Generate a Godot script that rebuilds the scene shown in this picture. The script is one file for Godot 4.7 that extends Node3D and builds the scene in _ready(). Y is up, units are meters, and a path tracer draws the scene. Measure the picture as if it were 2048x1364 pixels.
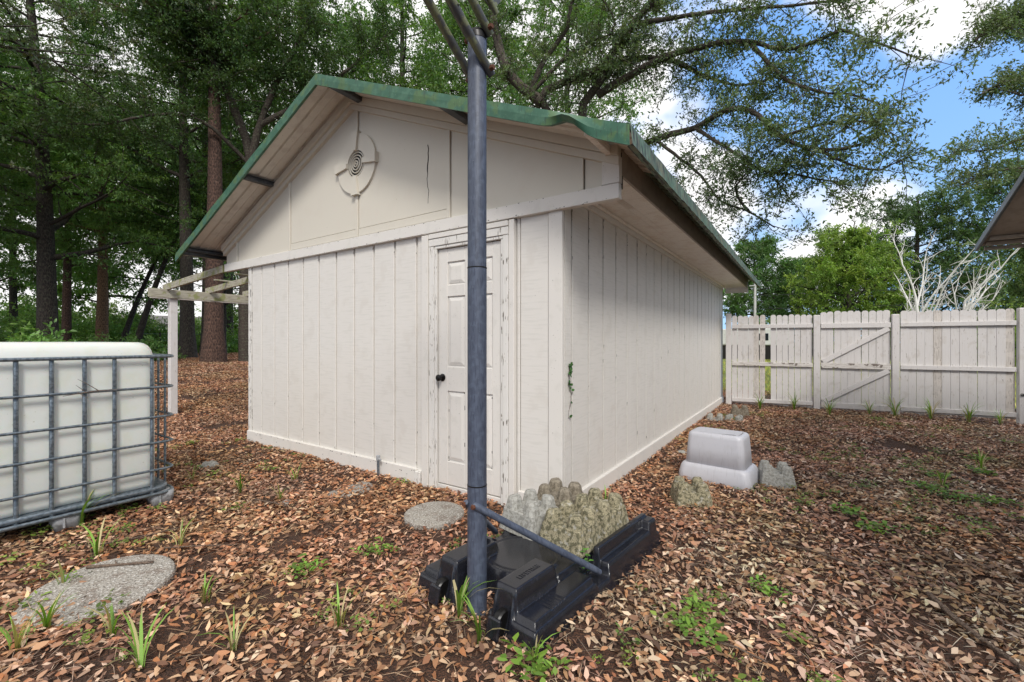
extends Node3D

var rng := RandomNumberGenerator.new()
var M = {}
var box_cache = {}
var taken = {}
var bump_noise := FastNoiseLite.new()

# ------------------------------------------------------------------ helpers

func numbered(n: String) -> String:
	if not taken.has(n):
		taken[n] = 0
		return n
	taken[n] += 1
	return "%s_%03d" % [n, taken[n]]

func thing(called: String, label: String, category: String, at := Vector3.ZERO, group := "", turn := 0.0) -> Node3D:
	var o = Node3D.new()
	o.name = numbered(called)
	add_child(o)
	o.position = at
	o.rotation.y = turn
	o.set_meta("label", label)
	o.set_meta("category", category)
	if group != "":
		o.set_meta("group", group)
	return o

func part(parent: Node3D, called: String, mesh: Mesh, mat: Material, xf := Transform3D()) -> MeshInstance3D:
	# xf is local to the parent
	var o = MeshInstance3D.new()
	o.name = called
	o.mesh = mesh
	o.material_override = mat
	parent.add_child(o, true)
	o.transform = xf
	return o

func wpart(parent: Node3D, called: String, mesh: Mesh, mat: Material, at := Vector3.ZERO, basis := Basis()) -> MeshInstance3D:
	# placed in world metres
	var o = part(parent, called, mesh, mat)
	o.transform = parent.global_transform.affine_inverse() * Transform3D(basis, at)
	return o

func structure(called: String, mesh: Mesh, mat: Material) -> MeshInstance3D:
	var o = part(self, called, mesh, mat)
	o.set_meta("kind", "structure")
	return o

func copy_thing(o: Node3D, called: String, label: String, at: Vector3, turn: float, scale := 1.0) -> Node3D:
	var c: Node3D = o.duplicate()
	c.name = numbered(called)
	add_child(c)
	c.position = at
	c.rotation.y = turn
	c.scale = Vector3.ONE * scale
	c.set_meta("label", label)
	return c

func quad(st: SurfaceTool, a: Vector3, b: Vector3, c: Vector3, d: Vector3) -> void:
	st.add_vertex(a); st.add_vertex(b); st.add_vertex(c)
	st.add_vertex(a); st.add_vertex(c); st.add_vertex(d)

func flat() -> SurfaceTool:
	var st = SurfaceTool.new()
	st.begin(Mesh.PRIMITIVE_TRIANGLES)
	st.set_smooth_group(-1)
	return st

func done(st: SurfaceTool) -> ArrayMesh:
	st.generate_normals()
	return st.commit()

# chamfered box centred on its origin
func bev(sx: float, sy: float, sz: float, b := 0.003) -> ArrayMesh:
	var key = "%.3f %.3f %.3f %.4f" % [sx, sy, sz, b]
	if box_cache.has(key):
		return box_cache[key]
	var h = Vector3(sx, sy, sz) / 2.0
	b = minf(b, minf(h.x, minf(h.y, h.z)) * 0.6)
	var st = flat()
	var ax = [Vector3.RIGHT, Vector3.UP, Vector3.BACK]
	for i in 3:
		var j = (i + 1) % 3
		var k = (i + 2) % 3
		for s in [-1.0, 1.0]:
			var n: Vector3 = ax[i] * h[i] * s
			var u: Vector3 = ax[j] * (h[j] - b)
			var v: Vector3 = ax[k] * (h[k] - b)
			if s > 0:
				quad(st, n - u - v, n - u + v, n + u + v, n + u - v)
			else:
				quad(st, n - u - v, n + u - v, n + u + v, n - u + v)
	for i in 3:
		var j = (i + 1) % 3
		var k = (i + 2) % 3
		for sj in [-1.0, 1.0]:
			for sk in [-1.0, 1.0]:
				var e: Vector3 = ax[i] * (h[i] - b)
				var p: Vector3 = ax[j] * h[j] * sj + ax[k] * (h[k] - b) * sk
				var q: Vector3 = ax[j] * (h[j] - b) * sj + ax[k] * h[k] * sk
				if sj * sk > 0:
					quad(st, p - e, q - e, q + e, p + e)
				else:
					quad(st, p - e, p + e, q + e, q - e)
	for sx2 in [-1.0, 1.0]:
		for sy2 in [-1.0, 1.0]:
			for sz2 in [-1.0, 1.0]:
				var p = Vector3(h.x * sx2, (h.y - b) * sy2, (h.z - b) * sz2)
				var q = Vector3((h.x - b) * sx2, h.y * sy2, (h.z - b) * sz2)
				var r = Vector3((h.x - b) * sx2, (h.y - b) * sy2, h.z * sz2)
				if sx2 * sy2 * sz2 > 0:
					st.add_vertex(p); st.add_vertex(r); st.add_vertex(q)
				else:
					st.add_vertex(p); st.add_vertex(q); st.add_vertex(r)
	var m = done(st)
	box_cache[key] = m
	return m

# a chamfered bar from a to b: width across, height up
func bar(parent: Node3D, called: String, mat: Material, a: Vector3, b: Vector3, w: float, h: float, bevel := 0.003, up := Vector3.UP) -> MeshInstance3D:
	var d = (b - a)
	var x = d.normalized()
	var z = x.cross(up).normalized()
	var y = z.cross(x)
	return wpart(parent, called, bev(d.length(), h, w, bevel), mat, (a + b) / 2.0, Basis(x, y, z))

func board(parent: Node3D, called: String, mat: Material, lo: Vector3, hi: Vector3, bevel := 0.003) -> MeshInstance3D:
	var s = hi - lo
	return wpart(parent, called, bev(absf(s.x), absf(s.y), absf(s.z), bevel), mat, (lo + hi) / 2.0)

# tube through points with a radius at each
func add_tube(st: SurfaceTool, pts: Array, rad: Array, sides := 8, base_index := 0, caps := true) -> int:
	var n = pts.size()
	var up = Vector3(0.31, 0.2, 0.93)
	var at = base_index
	var ring_points = []
	for i in n:
		var d: Vector3 = (pts[mini(i + 1, n - 1)] - pts[maxi(i - 1, 0)]).normalized()
		var side = d.cross(up)
		if side.length() < 0.05:
			side = d.cross(Vector3.RIGHT)
		side = side.normalized()
		var other = side.cross(d).normalized()
		up = other
		for k in sides:
			var a = TAU * k / sides
			ring_points.append(pts[i] + (side * cos(a) + other * sin(a)) * rad[i])
			st.add_vertex(ring_points[-1])
	for i in n - 1:
		for k in sides:
			var a = at + i * sides + k
			var b = at + i * sides + (k + 1) % sides
			for q in [a, b, a + sides, b, b + sides, a + sides]:
				st.add_index(q)
	var used = n * sides
	if caps:
		for e in [0, n - 1]:
			var flip = -1 if e == 0 else 1
			st.set_smooth_group(1 if e == 0 else 2)
			st.add_vertex(pts[e])
			for k in sides:
				st.add_vertex(ring_points[e * sides + k])
			for k in sides:
				var k2 = (k + 1) % sides
				st.add_index(at + used)
				st.add_index(at + used + 1 + (k2 if flip < 0 else k))
				st.add_index(at + used + 1 + (k if flip < 0 else k2))
			used += 1 + sides
		st.set_smooth_group(0)
	return at + used

func tube(pts: Array, rad: Array, sides := 10) -> ArrayMesh:
	var st = SurfaceTool.new()
	st.begin(Mesh.PRIMITIVE_TRIANGLES)
	add_tube(st, pts, rad, sides)
	st.generate_normals()
	return st.commit()

func even(n: int, r: float) -> Array:
	var a = []
	a.resize(n)
	a.fill(r)
	return a

# rings: [y, half width x, half width z, corner radius] lofted upward as a rounded rectangle
func loft(rings: Array, corner := 5, smooth := true) -> ArrayMesh:
	var st = SurfaceTool.new()
	st.begin(Mesh.PRIMITIVE_TRIANGLES)
	if not smooth:
		st.set_smooth_group(-1)
	var per = 4 * (corner + 1)
	var all = []
	for r in rings:
		var ring = []
		var rad: float = minf(r[3], minf(r[1], r[2]))
		for q in 4:
			var c = Vector2([1, -1, -1, 1][q] * (r[1] - rad), [1, 1, -1, -1][q] * (r[2] - rad))
			for k in corner + 1:
				var a = PI / 2 * (q + float(k) / corner)
				ring.append(Vector3(c.x + cos(a) * rad, r[0], c.y + sin(a) * rad))
		all.append(ring)
	for i in all.size() - 1:
		for k in per:
			var k2 = (k + 1) % per
			quad(st, all[i][k], all[i][k2], all[i + 1][k2], all[i + 1][k])
	for e in [0, all.size() - 1]:
		var c = Vector3(0, rings[e][0], 0)
		for k in per:
			st.add_vertex(c)
			st.add_vertex(all[e][k] if e > 0 else all[e][(k + 1) % per])
			st.add_vertex(all[e][(k + 1) % per] if e > 0 else all[e][k])
	if smooth:
		st.index()
	st.generate_normals()
	return st.commit()

# profile of [radius, y] turned about y; sharp where points repeat
func lathe(profile: Array, segs := 32, smooth := true) -> ArrayMesh:
	var st = SurfaceTool.new()
	st.begin(Mesh.PRIMITIVE_TRIANGLES)
	for i in profile.size() - 1:
		st.set_smooth_group(i if smooth else -1)
		for k in segs:
			var a = TAU * k / segs
			var b = TAU * (k + 1) / segs
			var p: Array = profile[i]
			var q: Array = profile[i + 1]
			quad(st, Vector3(cos(a) * p[0], p[1], sin(a) * p[0]), Vector3(cos(b) * p[0], p[1], sin(b) * p[0]), Vector3(cos(b) * q[0], q[1], sin(b) * q[0]), Vector3(cos(a) * q[0], q[1], sin(a) * q[0]))
	st.generate_normals()
	return st.commit()

# polygon in x,y pushed from z = z0 to z = z1
func prism(poly: Array, z0: float, z1: float) -> ArrayMesh:
	var st = flat()
	var pv = PackedVector2Array(poly)
	var tri = Geometry2D.triangulate_polygon(pv)
	for i in range(0, tri.size(), 3):
		for z in [z0, z1]:
			for k in 3:
				var v = pv[tri[i + (k if z == z1 else 2 - k)]]
				st.add_vertex(Vector3(v.x, v.y, z))
	for i in pv.size():
		var a = pv[i]
		var b = pv[(i + 1) % pv.size()]
		quad(st, Vector3(a.x, a.y, z0), Vector3(b.x, b.y, z0), Vector3(b.x, b.y, z1), Vector3(a.x, a.y, z1))
	return done(st)

# height field over a grid of u, v
func field(u0: float, u1: float, nu: int, v0: float, v1: float, nv: int, f: Callable) -> ArrayMesh:
	var st = SurfaceTool.new()
	st.begin(Mesh.PRIMITIVE_TRIANGLES)
	for j in nv + 1:
		for i in nu + 1:
			st.add_vertex(f.call(lerpf(u0, u1, float(i) / nu), lerpf(v0, v1, float(j) / nv)))
	for j in nv:
		for i in nu:
			var a = j * (nu + 1) + i
			for q in ([a, a + nu + 1, a + 1, a + 1, a + nu + 1, a + nu + 2] if v1 > v0 else [a, a + 1, a + nu + 1, a + 1, a + nu + 2, a + nu + 1]):
				st.add_index(q)
	st.generate_normals()
	return st.commit()

func ground_y(x: float, z: float) -> float:
	var rise = 0.62 * smoothstep(-6.8, -15.0, x)
	var near = 1.0 - smoothstep(9.0, 40.0, Vector2(x + 2, z + 4).length())
	var drop = -0.03 * smoothstep(0.5, 3.0, x) * smoothstep(-6.0, -10.0, z)
	return rise + drop + bump_noise.get_noise_2d(x * 1.0, z * 1.0) * (0.014 + 0.03 * smoothstep(-6.5, -10.0, x)) * near - 0.005

func on_ground(x: float, z: float, up := 0.0) -> Vector3:
	return Vector3(x, ground_y(x, z) + up, z)

# ------------------------------------------------------------------ textures and materials

func noise_bytes(seed_: int, freq: float, w: int, h: int, octaves := 4, size := 512, kind := FastNoiseLite.TYPE_SIMPLEX_SMOOTH) -> PackedByteArray:
	var n = FastNoiseLite.new()
	n.seed = seed_
	n.noise_type = kind
	n.frequency = freq
	n.fractal_octaves = octaves
	var im = n.get_seamless_image(w, h)
	im.convert(Image.FORMAT_L8)
	if w != size or h != size:
		im.resize(size, size, Image.INTERPOLATE_CUBIC)
	return im.get_data()

# layers: [bytes, low, high, colour, share]: the colour comes in where the noise runs from low to high
func colour_texture(base: Color, layers: Array, size := 512) -> ImageTexture:
	var data = PackedByteArray()
	data.resize(size * size * 3)
	var lut = []
	for l in layers:
		var t = PackedFloat32Array()
		t.resize(256)
		for i in 256:
			t[i] = smoothstep(l[1], l[2], i / 255.0) * l[4]
		lut.append(t)
	for i in size * size:
		var r = base.r
		var g = base.g
		var b = base.b
		for k in layers.size():
			var s: float = lut[k][layers[k][0][i]]
			if s > 0.0:
				var c: Color = layers[k][3]
				r += (c.r - r) * s
				g += (c.g - g) * s
				b += (c.b - b) * s
		data[i * 3] = int(clampf(r, 0, 1) * 255)
		data[i * 3 + 1] = int(clampf(g, 0, 1) * 255)
		data[i * 3 + 2] = int(clampf(b, 0, 1) * 255)
	return ImageTexture.create_from_image(Image.create_from_data(size, size, false, Image.FORMAT_RGB8, data))

func grey_texture(bytes: PackedByteArray, size := 512) -> ImageTexture:
	return ImageTexture.create_from_image(Image.create_from_data(size, size, false, Image.FORMAT_L8, bytes))

func mix_bytes(a: PackedByteArray, b: PackedByteArray, share: float) -> PackedByteArray:
	var o = PackedByteArray()
	o.resize(a.size())
	for i in a.size():
		o[i] = int(a[i] * (1.0 - share) + b[i] * share)
	return o

func gate_bytes(a: PackedByteArray, g: PackedByteArray, lo: float, hi: float) -> PackedByteArray:
	# keeps the peaks of a only where g runs high
	var o = PackedByteArray()
	o.resize(a.size())
	for i in a.size():
		o[i] = int(a[i] * (0.66 + 0.34 * smoothstep(lo, hi, g[i] / 255.0)))
	return o

func mat(called: String, tex: Texture2D, rough: float, tile: Vector3, height: Texture2D = null, height_cm := 0.0, world := true) -> StandardMaterial3D:
	var m = StandardMaterial3D.new()
	m.resource_name = called
	m.albedo_texture = tex
	m.roughness = rough
	m.uv1_triplanar = true
	m.uv1_world_triplanar = world
	m.uv1_triplanar_sharpness = 4.0
	m.uv1_scale = tile
	if height:
		m.heightmap_enabled = true
		m.heightmap_texture = height
		m.heightmap_scale = height_cm
	M[called] = m
	return m

func plain(called: String, c: Color, rough: float, metal := 0.0) -> StandardMaterial3D:
	var m = StandardMaterial3D.new()
	m.resource_name = called
	m.albedo_color = c
	m.roughness = rough
	m.metallic = metal
	M[called] = m
	return m

func make_materials() -> void:
	var fine = noise_bytes(1, 0.09, 512, 512, 3)
	var speck = noise_bytes(2, 0.16, 512, 512, 2)
	var blotch = noise_bytes(3, 0.012, 512, 512, 5)
	var cloud = noise_bytes(4, 0.02, 512, 512, 4)
	var lines = noise_bytes(5, 0.14, 40, 512, 3)      # runs level
	var grain = noise_bytes(6, 0.14, 512, 28, 4)      # runs upright
	var cracks = noise_bytes(7, 0.12, 512, 56, 4)
	var furrow = noise_bytes(8, 0.07, 512, 110, 5, 512, FastNoiseLite.TYPE_CELLULAR)
	var furrow2 = noise_bytes(9, 0.06, 512, 120, 4)

	var peel = gate_bytes(noise_bytes(12, 0.2, 512, 40, 4), noise_bytes(13, 0.02, 512, 512, 3), 0.4, 0.75)

	# white painted siding with saw marks and a little mildew
	mat("siding", colour_texture(Color(0.84, 0.825, 0.80), [
		[lines, 0.5, 0.8, Color(0.785, 0.77, 0.745), 0.45],
		[blotch, 0.6, 0.85, Color(0.80, 0.78, 0.75), 0.5],
		[speck, 0.95, 0.985, Color(0.4, 0.38, 0.35), 0.7]]), 0.62, Vector3(0.6, 0.6, 0.6), grey_texture(lines), 0.05)
	mat("dark_backing", colour_texture(Color(0.14, 0.125, 0.11), [  # backing coloured near black so the open board joints read dark
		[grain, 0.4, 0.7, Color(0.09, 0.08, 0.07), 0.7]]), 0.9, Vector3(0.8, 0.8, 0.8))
	mat("trim", colour_texture(Color(0.845, 0.83, 0.805), [
		[blotch, 0.6, 0.85, Color(0.80, 0.785, 0.76), 0.5],
		[fine, 0.78, 0.9, Color(0.77, 0.75, 0.72), 0.35],
		[speck, 0.9, 0.94, Color(0.25, 0.23, 0.2), 0.85]]), 0.6, Vector3(0.9, 0.9, 0.9), grey_texture(fine), 0.03)
	mat("gable_shade_paint", colour_texture(Color(0.81, 0.785, 0.735), [  # cream paint, its colour made darker and warmer for the shade under the roof
		[blotch, 0.55, 0.85, Color(0.80, 0.775, 0.72), 0.5],
		[speck, 0.95, 0.98, Color(0.4, 0.37, 0.32), 0.6]]), 0.62, Vector3(0.5, 0.5, 0.5), grey_texture(fine), 0.02)
	# paint that has cracked and come off along the grain
	mat("peeling", colour_texture(Color(0.845, 0.835, 0.815), [
		[grain, 0.5, 0.8, Color(0.81, 0.80, 0.77), 0.5],
		[peel, 0.60, 0.64, Color(0.55, 0.52, 0.48), 0.8],
		[peel, 0.68, 0.72, Color(0.26, 0.24, 0.21), 0.9]]), 0.7, Vector3(0.8, 0.8, 0.8), grey_texture(peel), -0.1)
	mat("fence_paint", colour_texture(Color(0.81, 0.795, 0.785), [
		[grain, 0.5, 0.85, Color(0.77, 0.75, 0.73), 0.5],
		[blotch, 0.62, 0.9, Color(0.72, 0.69, 0.66), 0.4],
		[cracks, 0.84, 0.9, Color(0.45, 0.42, 0.38), 0.7],
		[speck, 0.93, 0.97, Color(0.35, 0.32, 0.28), 0.6]]), 0.8, Vector3(0.8, 0.8, 0.8), grey_texture(grain), 0.06)
	mat("fence_stained", colour_texture(Color(0.77, 0.745, 0.72), [
		[grain, 0.45, 0.8, Color(0.62, 0.585, 0.55), 0.6],
		[blotch, 0.5, 0.7, Color(0.82, 0.79, 0.76), 0.6],
		[cracks, 0.78, 0.85, Color(0.33, 0.3, 0.26), 0.8]]), 0.85, Vector3(0.9, 0.9, 0.9), grey_texture(grain), 0.1)
	mat("rail_weathered", colour_texture(Color(0.82, 0.80, 0.78), [
		[lines, 0.55, 0.7, Color(0.6, 0.57, 0.53), 0.6],
		[blotch, 0.62, 0.7, Color(0.35, 0.31, 0.28), 0.75],
		[speck, 0.8, 0.9, Color(0.3, 0.27, 0.24), 0.7]]), 0.85, Vector3(0.8, 0.8, 0.8), grey_texture(lines), 0.15)
	mat("old_wood", colour_texture(Color(0.66, 0.64, 0.58), [
		[lines, 0.45, 0.75, Color(0.46, 0.43, 0.38), 0.6],
		[blotch, 0.55, 0.75, Color(0.50, 0.52, 0.30), 0.7],
		[speck, 0.85, 0.92, Color(0.22, 0.2, 0.17), 0.7]]), 0.85, Vector3(0.9, 0.9, 0.9), grey_texture(lines), 0.15)
	mat("green_metal", colour_texture(Color(0.17, 0.35, 0.27), [
		[cloud, 0.45, 0.75, Color(0.27, 0.43, 0.34), 0.7],
		[blotch, 0.5, 0.7, Color(0.29, 0.40, 0.22), 0.75],
		[speck, 0.85, 0.92, Color(0.62, 0.68, 0.60), 0.6],
		[cracks, 0.74, 0.82, Color(0.16, 0.22, 0.17), 0.5]]), 0.45, Vector3(0.8, 0.8, 0.8), grey_texture(fine), 0.02)
	mat("green_metal_dirty", colour_texture(Color(0.40, 0.48, 0.41), [
		[cloud, 0.4, 0.7, Color(0.30, 0.42, 0.34), 0.7],
		[blotch, 0.5, 0.7, Color(0.45, 0.43, 0.34), 0.7],
		[cracks, 0.52, 0.64, Color(0.11, 0.11, 0.085), 0.9]]), 0.6, Vector3(0.8, 0.8, 0.8), grey_texture(fine), 0.03)
	mat("roof_sheet", colour_texture(Color(0.83, 0.80, 0.76), [
		[blotch, 0.5, 0.8, Color(0.75, 0.715, 0.67), 0.6],
		[speck, 0.9, 0.94, Color(0.3, 0.26, 0.22), 0.8]]), 0.5, Vector3(0.7, 0.7, 0.7))
	mat("purlin", colour_texture(Color(0.30, 0.31, 0.32), [
		[blotch, 0.5, 0.8, Color(0.42, 0.43, 0.44), 0.6]]), 0.4, Vector3(1.5, 1.5, 1.5))
	M["purlin"].metallic = 0.5
	mat("soffit", colour_texture(Color(0.91, 0.885, 0.85), [
		[blotch, 0.5, 0.75, Color(0.86, 0.81, 0.76), 0.6],
		[lines, 0.6, 0.8, Color(0.76, 0.72, 0.67), 0.4],
		[speck, 0.86, 0.9, Color(0.3, 0.25, 0.2), 0.85]]), 0.7, Vector3(0.8, 0.8, 0.8), grey_texture(fine), 0.04)
	mat("brown_fascia", colour_texture(Color(0.60, 0.55, 0.50), [
		[blotch, 0.5, 0.75, Color(0.52, 0.475, 0.43), 0.6]]), 0.6, Vector3(1, 1, 1))
	mat("concrete", colour_texture(Color(0.66, 0.655, 0.63), [
		[cloud, 0.45, 0.7, Color(0.50, 0.49, 0.46), 0.7],
		[fine, 0.6, 0.75, Color(0.36, 0.35, 0.32), 0.6],
		[speck, 0.6, 0.8, Color(0.82, 0.82, 0.80), 0.5],
		[speck, 0.15, 0.1, Color(0.2, 0.2, 0.18), 0.8]]), 0.92, Vector3(3.4, 3.4, 3.4), grey_texture(mix_bytes(fine, cloud, 0.5)), 0.5)
	mat("concrete_moss", colour_texture(Color(0.63, 0.595, 0.49), [
		[cloud, 0.45, 0.7, Color(0.33, 0.32, 0.24), 0.8],
		[fine, 0.55, 0.72, Color(0.15, 0.15, 0.115), 0.75],
		[speck, 0.66, 0.8, Color(0.68, 0.65, 0.54), 0.6],
		[blotch, 0.66, 0.8, Color(0.70, 0.69, 0.66), 0.7]]), 0.95, Vector3(3.0, 3.0, 3.0), grey_texture(mix_bytes(fine, cloud, 0.5)), 0.4)
	mat("concrete_brown", colour_texture(Color(0.56, 0.52, 0.46), [
		[cloud, 0.45, 0.65, Color(0.40, 0.37, 0.31), 0.8],
		[fine, 0.6, 0.72, Color(0.2, 0.18, 0.15), 0.7],
		[speck, 0.6, 0.8, Color(0.68, 0.66, 0.6), 0.6]]), 0.95, Vector3(3.6, 3.6, 3.6), grey_texture(mix_bytes(fine, cloud, 0.5)), 0.5)
	mat("concrete_disc", colour_texture(Color(0.60, 0.58, 0.545), [
		[blotch, 0.45, 0.8, Color(0.47, 0.42, 0.38), 0.7],
		[fine, 0.55, 0.7, Color(0.80, 0.79, 0.77), 0.7],
		[speck, 0.62, 0.75, Color(0.28, 0.26, 0.24), 0.75]]), 0.95, Vector3(1.1, 1.1, 1.1), grey_texture(fine), 0.6)
	mat("pole_paint", colour_texture(Color(0.275, 0.305, 0.365), [
		[cloud, 0.45, 0.7, Color(0.325, 0.36, 0.425), 0.8],
		[cracks, 0.62, 0.72, Color(0.19, 0.215, 0.28), 0.6],
		[speck, 0.93, 0.96, Color(0.75, 0.76, 0.78), 0.9]]), 0.48, Vector3(1.7, 1.7, 1.7), grey_texture(fine), 0.02)
	mat("arm_paint", colour_texture(Color(0.25, 0.26, 0.27), [
		[blotch, 0.42, 0.6, Color(0.46, 0.48, 0.32), 0.8],
		[fine, 0.6, 0.75, Color(0.32, 0.30, 0.30), 0.6],
		[speck, 0.86, 0.92, Color(0.3, 0.2, 0.14), 0.7]]), 0.55, Vector3(1.6, 1.6, 1.6), grey_texture(fine), 0.03)
	mat("rust", colour_texture(Color(0.40, 0.24, 0.16), [
		[fine, 0.4, 0.7, Color(0.25, 0.15, 0.11), 0.8]]), 0.9, Vector3(6, 6, 6), grey_texture(fine), 0.2)
	mat("black_plastic", colour_texture(Color(0.115, 0.12, 0.145), [
		[cloud, 0.5, 0.8, Color(0.145, 0.15, 0.18), 0.7],
		[speck, 0.9, 0.95, Color(0.35, 0.33, 0.31), 0.7],
		[fine, 0.78, 0.88, Color(0.22, 0.2, 0.19), 0.5]]), 0.21, Vector3(2.0, 2.0, 2.0), grey_texture(fine), 0.012)
	mat("tank_plastic", colour_texture(Color(0.82, 0.835, 0.815), [
		[blotch, 0.5, 0.8, Color(0.80, 0.81, 0.76), 0.6],
		[lines, 0.6, 0.9, Color(0.82, 0.83, 0.82), 0.4],
		[speck, 0.9, 0.95, Color(0.5, 0.49, 0.40), 0.6]]), 0.42, Vector3(0.7, 0.7, 0.7), grey_texture(cloud), 0.1)
	M["tank_plastic"].subsurf_scatter_enabled = true
	M["tank_plastic"].subsurf_scatter_strength = 0.15
	mat("galvanised", colour_texture(Color(0.50, 0.54, 0.57), [
		[cloud, 0.4, 0.7, Color(0.36, 0.40, 0.44), 0.8],
		[speck, 0.85, 0.92, Color(0.72, 0.75, 0.77), 0.5]]), 0.38, Vector3(3, 3, 3))
	M["galvanised"].metallic = 0.65
	mat("pallet_plastic", colour_texture(Color(0.60, 0.61, 0.62), [
		[blotch, 0.5, 0.75, Color(0.40, 0.40, 0.40), 0.6],
		[speck, 0.8, 0.9, Color(0.25, 0.22, 0.19), 0.7]]), 0.6, Vector3(2, 2, 2))
	mat("tub_plastic", colour_texture(Color(0.75, 0.75, 0.775), [
		[blotch, 0.55, 0.8, Color(0.73, 0.73, 0.75), 0.6],
		[grain, 0.74, 0.82, Color(0.62, 0.61, 0.62), 0.4],
		[speck, 0.9, 0.94, Color(0.3, 0.29, 0.28), 0.7]]), 0.42, Vector3(1.2, 1.2, 1.2))
	mat("soil", colour_texture(Color(0.30, 0.205, 0.15), [
		[cloud, 0.4, 0.7, Color(0.22, 0.155, 0.12), 0.8],
		[fine, 0.55, 0.8, Color(0.42, 0.28, 0.20), 0.8],
		[speck, 0.7, 0.85, Color(0.5, 0.37, 0.27), 0.7]]), 1.0, Vector3(1.3, 1.3, 1.3), grey_texture(fine), 2.0)
	mat("lawn_soil", colour_texture(Color(0.42, 0.46, 0.20), [
		[cloud, 0.4, 0.7, Color(0.52, 0.54, 0.26), 0.8],
		[fine, 0.5, 0.8, Color(0.34, 0.40, 0.15), 0.8]]), 1.0, Vector3(0.9, 0.9, 0.9), grey_texture(fine), 2.0)
	mat("bark_red", colour_texture(Color(0.36, 0.265, 0.225), [
		[furrow2, 0.4, 0.7, Color(0.46, 0.36, 0.31), 0.8],
		[furrow, 0.5, 0.3, Color(0.17, 0.125, 0.11), 0.9],
		[fine, 0.65, 0.8, Color(0.50, 0.44, 0.39), 0.6]]), 0.95, Vector3(1.2, 1.2, 1.2), grey_texture(mix_bytes(furrow, furrow2, 0.4)), 4.0)
	mat("bark_dark", colour_texture(Color(0.25, 0.22, 0.195), [
		[furrow2, 0.4, 0.7, Color(0.35, 0.31, 0.28), 0.8],
		[furrow, 0.5, 0.3, Color(0.13, 0.115, 0.10), 0.9],
		[blotch, 0.6, 0.75, Color(0.34, 0.345, 0.28), 0.6]]), 0.95, Vector3(1.3, 1.3, 1.3), grey_texture(mix_bytes(furrow, furrow2, 0.4)), 3.5)
	mat("bark_lit_orange", colour_texture(Color(0.52, 0.40, 0.30), [  # sunlight on the trunk is put into this orange bark colour
		[furrow2, 0.4, 0.7, Color(0.62, 0.49, 0.37), 0.8],
		[furrow, 0.5, 0.3, Color(0.27, 0.2, 0.16), 0.85]]), 0.95, Vector3(1.2, 1.2, 1.2), grey_texture(mix_bytes(furrow, furrow2, 0.4)), 3.0)
	mat("bark_oak", colour_texture(Color(0.27, 0.235, 0.21), [
		[cloud, 0.4, 0.7, Color(0.35, 0.31, 0.275), 0.8],
		[blotch, 0.55, 0.7, Color(0.42, 0.43, 0.35), 0.7],
		[fine, 0.6, 0.75, Color(0.15, 0.125, 0.11), 0.8]]), 0.95, Vector3(2.0, 2.0, 2.0), grey_texture(fine), 1.5)
	mat("dead_wood", colour_texture(Color(0.88, 0.87, 0.86), [
		[cloud, 0.5, 0.75, Color(0.74, 0.72, 0.71), 0.6]]), 0.9, Vector3(1, 1, 1))
	mat("stick_bark", colour_texture(Color(0.40, 0.33, 0.28), [
		[fine, 0.5, 0.7, Color(0.58, 0.53, 0.47), 0.8],
		[cloud, 0.5, 0.7, Color(0.25, 0.2, 0.17), 0.8]]), 0.95, Vector3(5, 5, 5), grey_texture(fine), 0.3)
	mat("house_wall", colour_texture(Color(0.80, 0.80, 0.79), [
		[blotch, 0.5, 0.75, Color(0.73, 0.73, 0.72), 0.6]]), 0.8, Vector3(0.5, 0.5, 0.5))
	mat("grey_shingle", colour_texture(Color(0.42, 0.41, 0.40), [
		[fine, 0.4, 0.7, Color(0.34, 0.33, 0.32), 0.8]]), 0.9, Vector3(1, 1, 1))
	plain("dark_knob", Color(0.09, 0.085, 0.085), 0.35, 0.3)
	plain("dark_gap", Color(0.10, 0.09, 0.08), 0.9)
	plain("wire", Color(0.20, 0.20, 0.21), 0.6)
	plain("utility_pole", Color(0.72, 0.72, 0.71), 0.8)
	plain("window_glass", Color(0.10, 0.12, 0.14), 0.08)
	# leaves take their colour from vertices and copies
	for k in [["leaf", Color(0.92, 0.96, 0.68), 0.45], ["dry_leaf", Color(0.4, 0.3, 0.2), 0.75], ["grass_blade", Color(0.7, 0.8, 0.35), 0.5]]:
		var m = StandardMaterial3D.new()
		m.resource_name = k[0]
		m.vertex_color_use_as_albedo = true
		m.roughness = k[2]
		m.backlight_enabled = true
		m.backlight = k[1]
		M[k[0]] = m

# ------------------------------------------------------------------ sky, sun, camera

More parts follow.
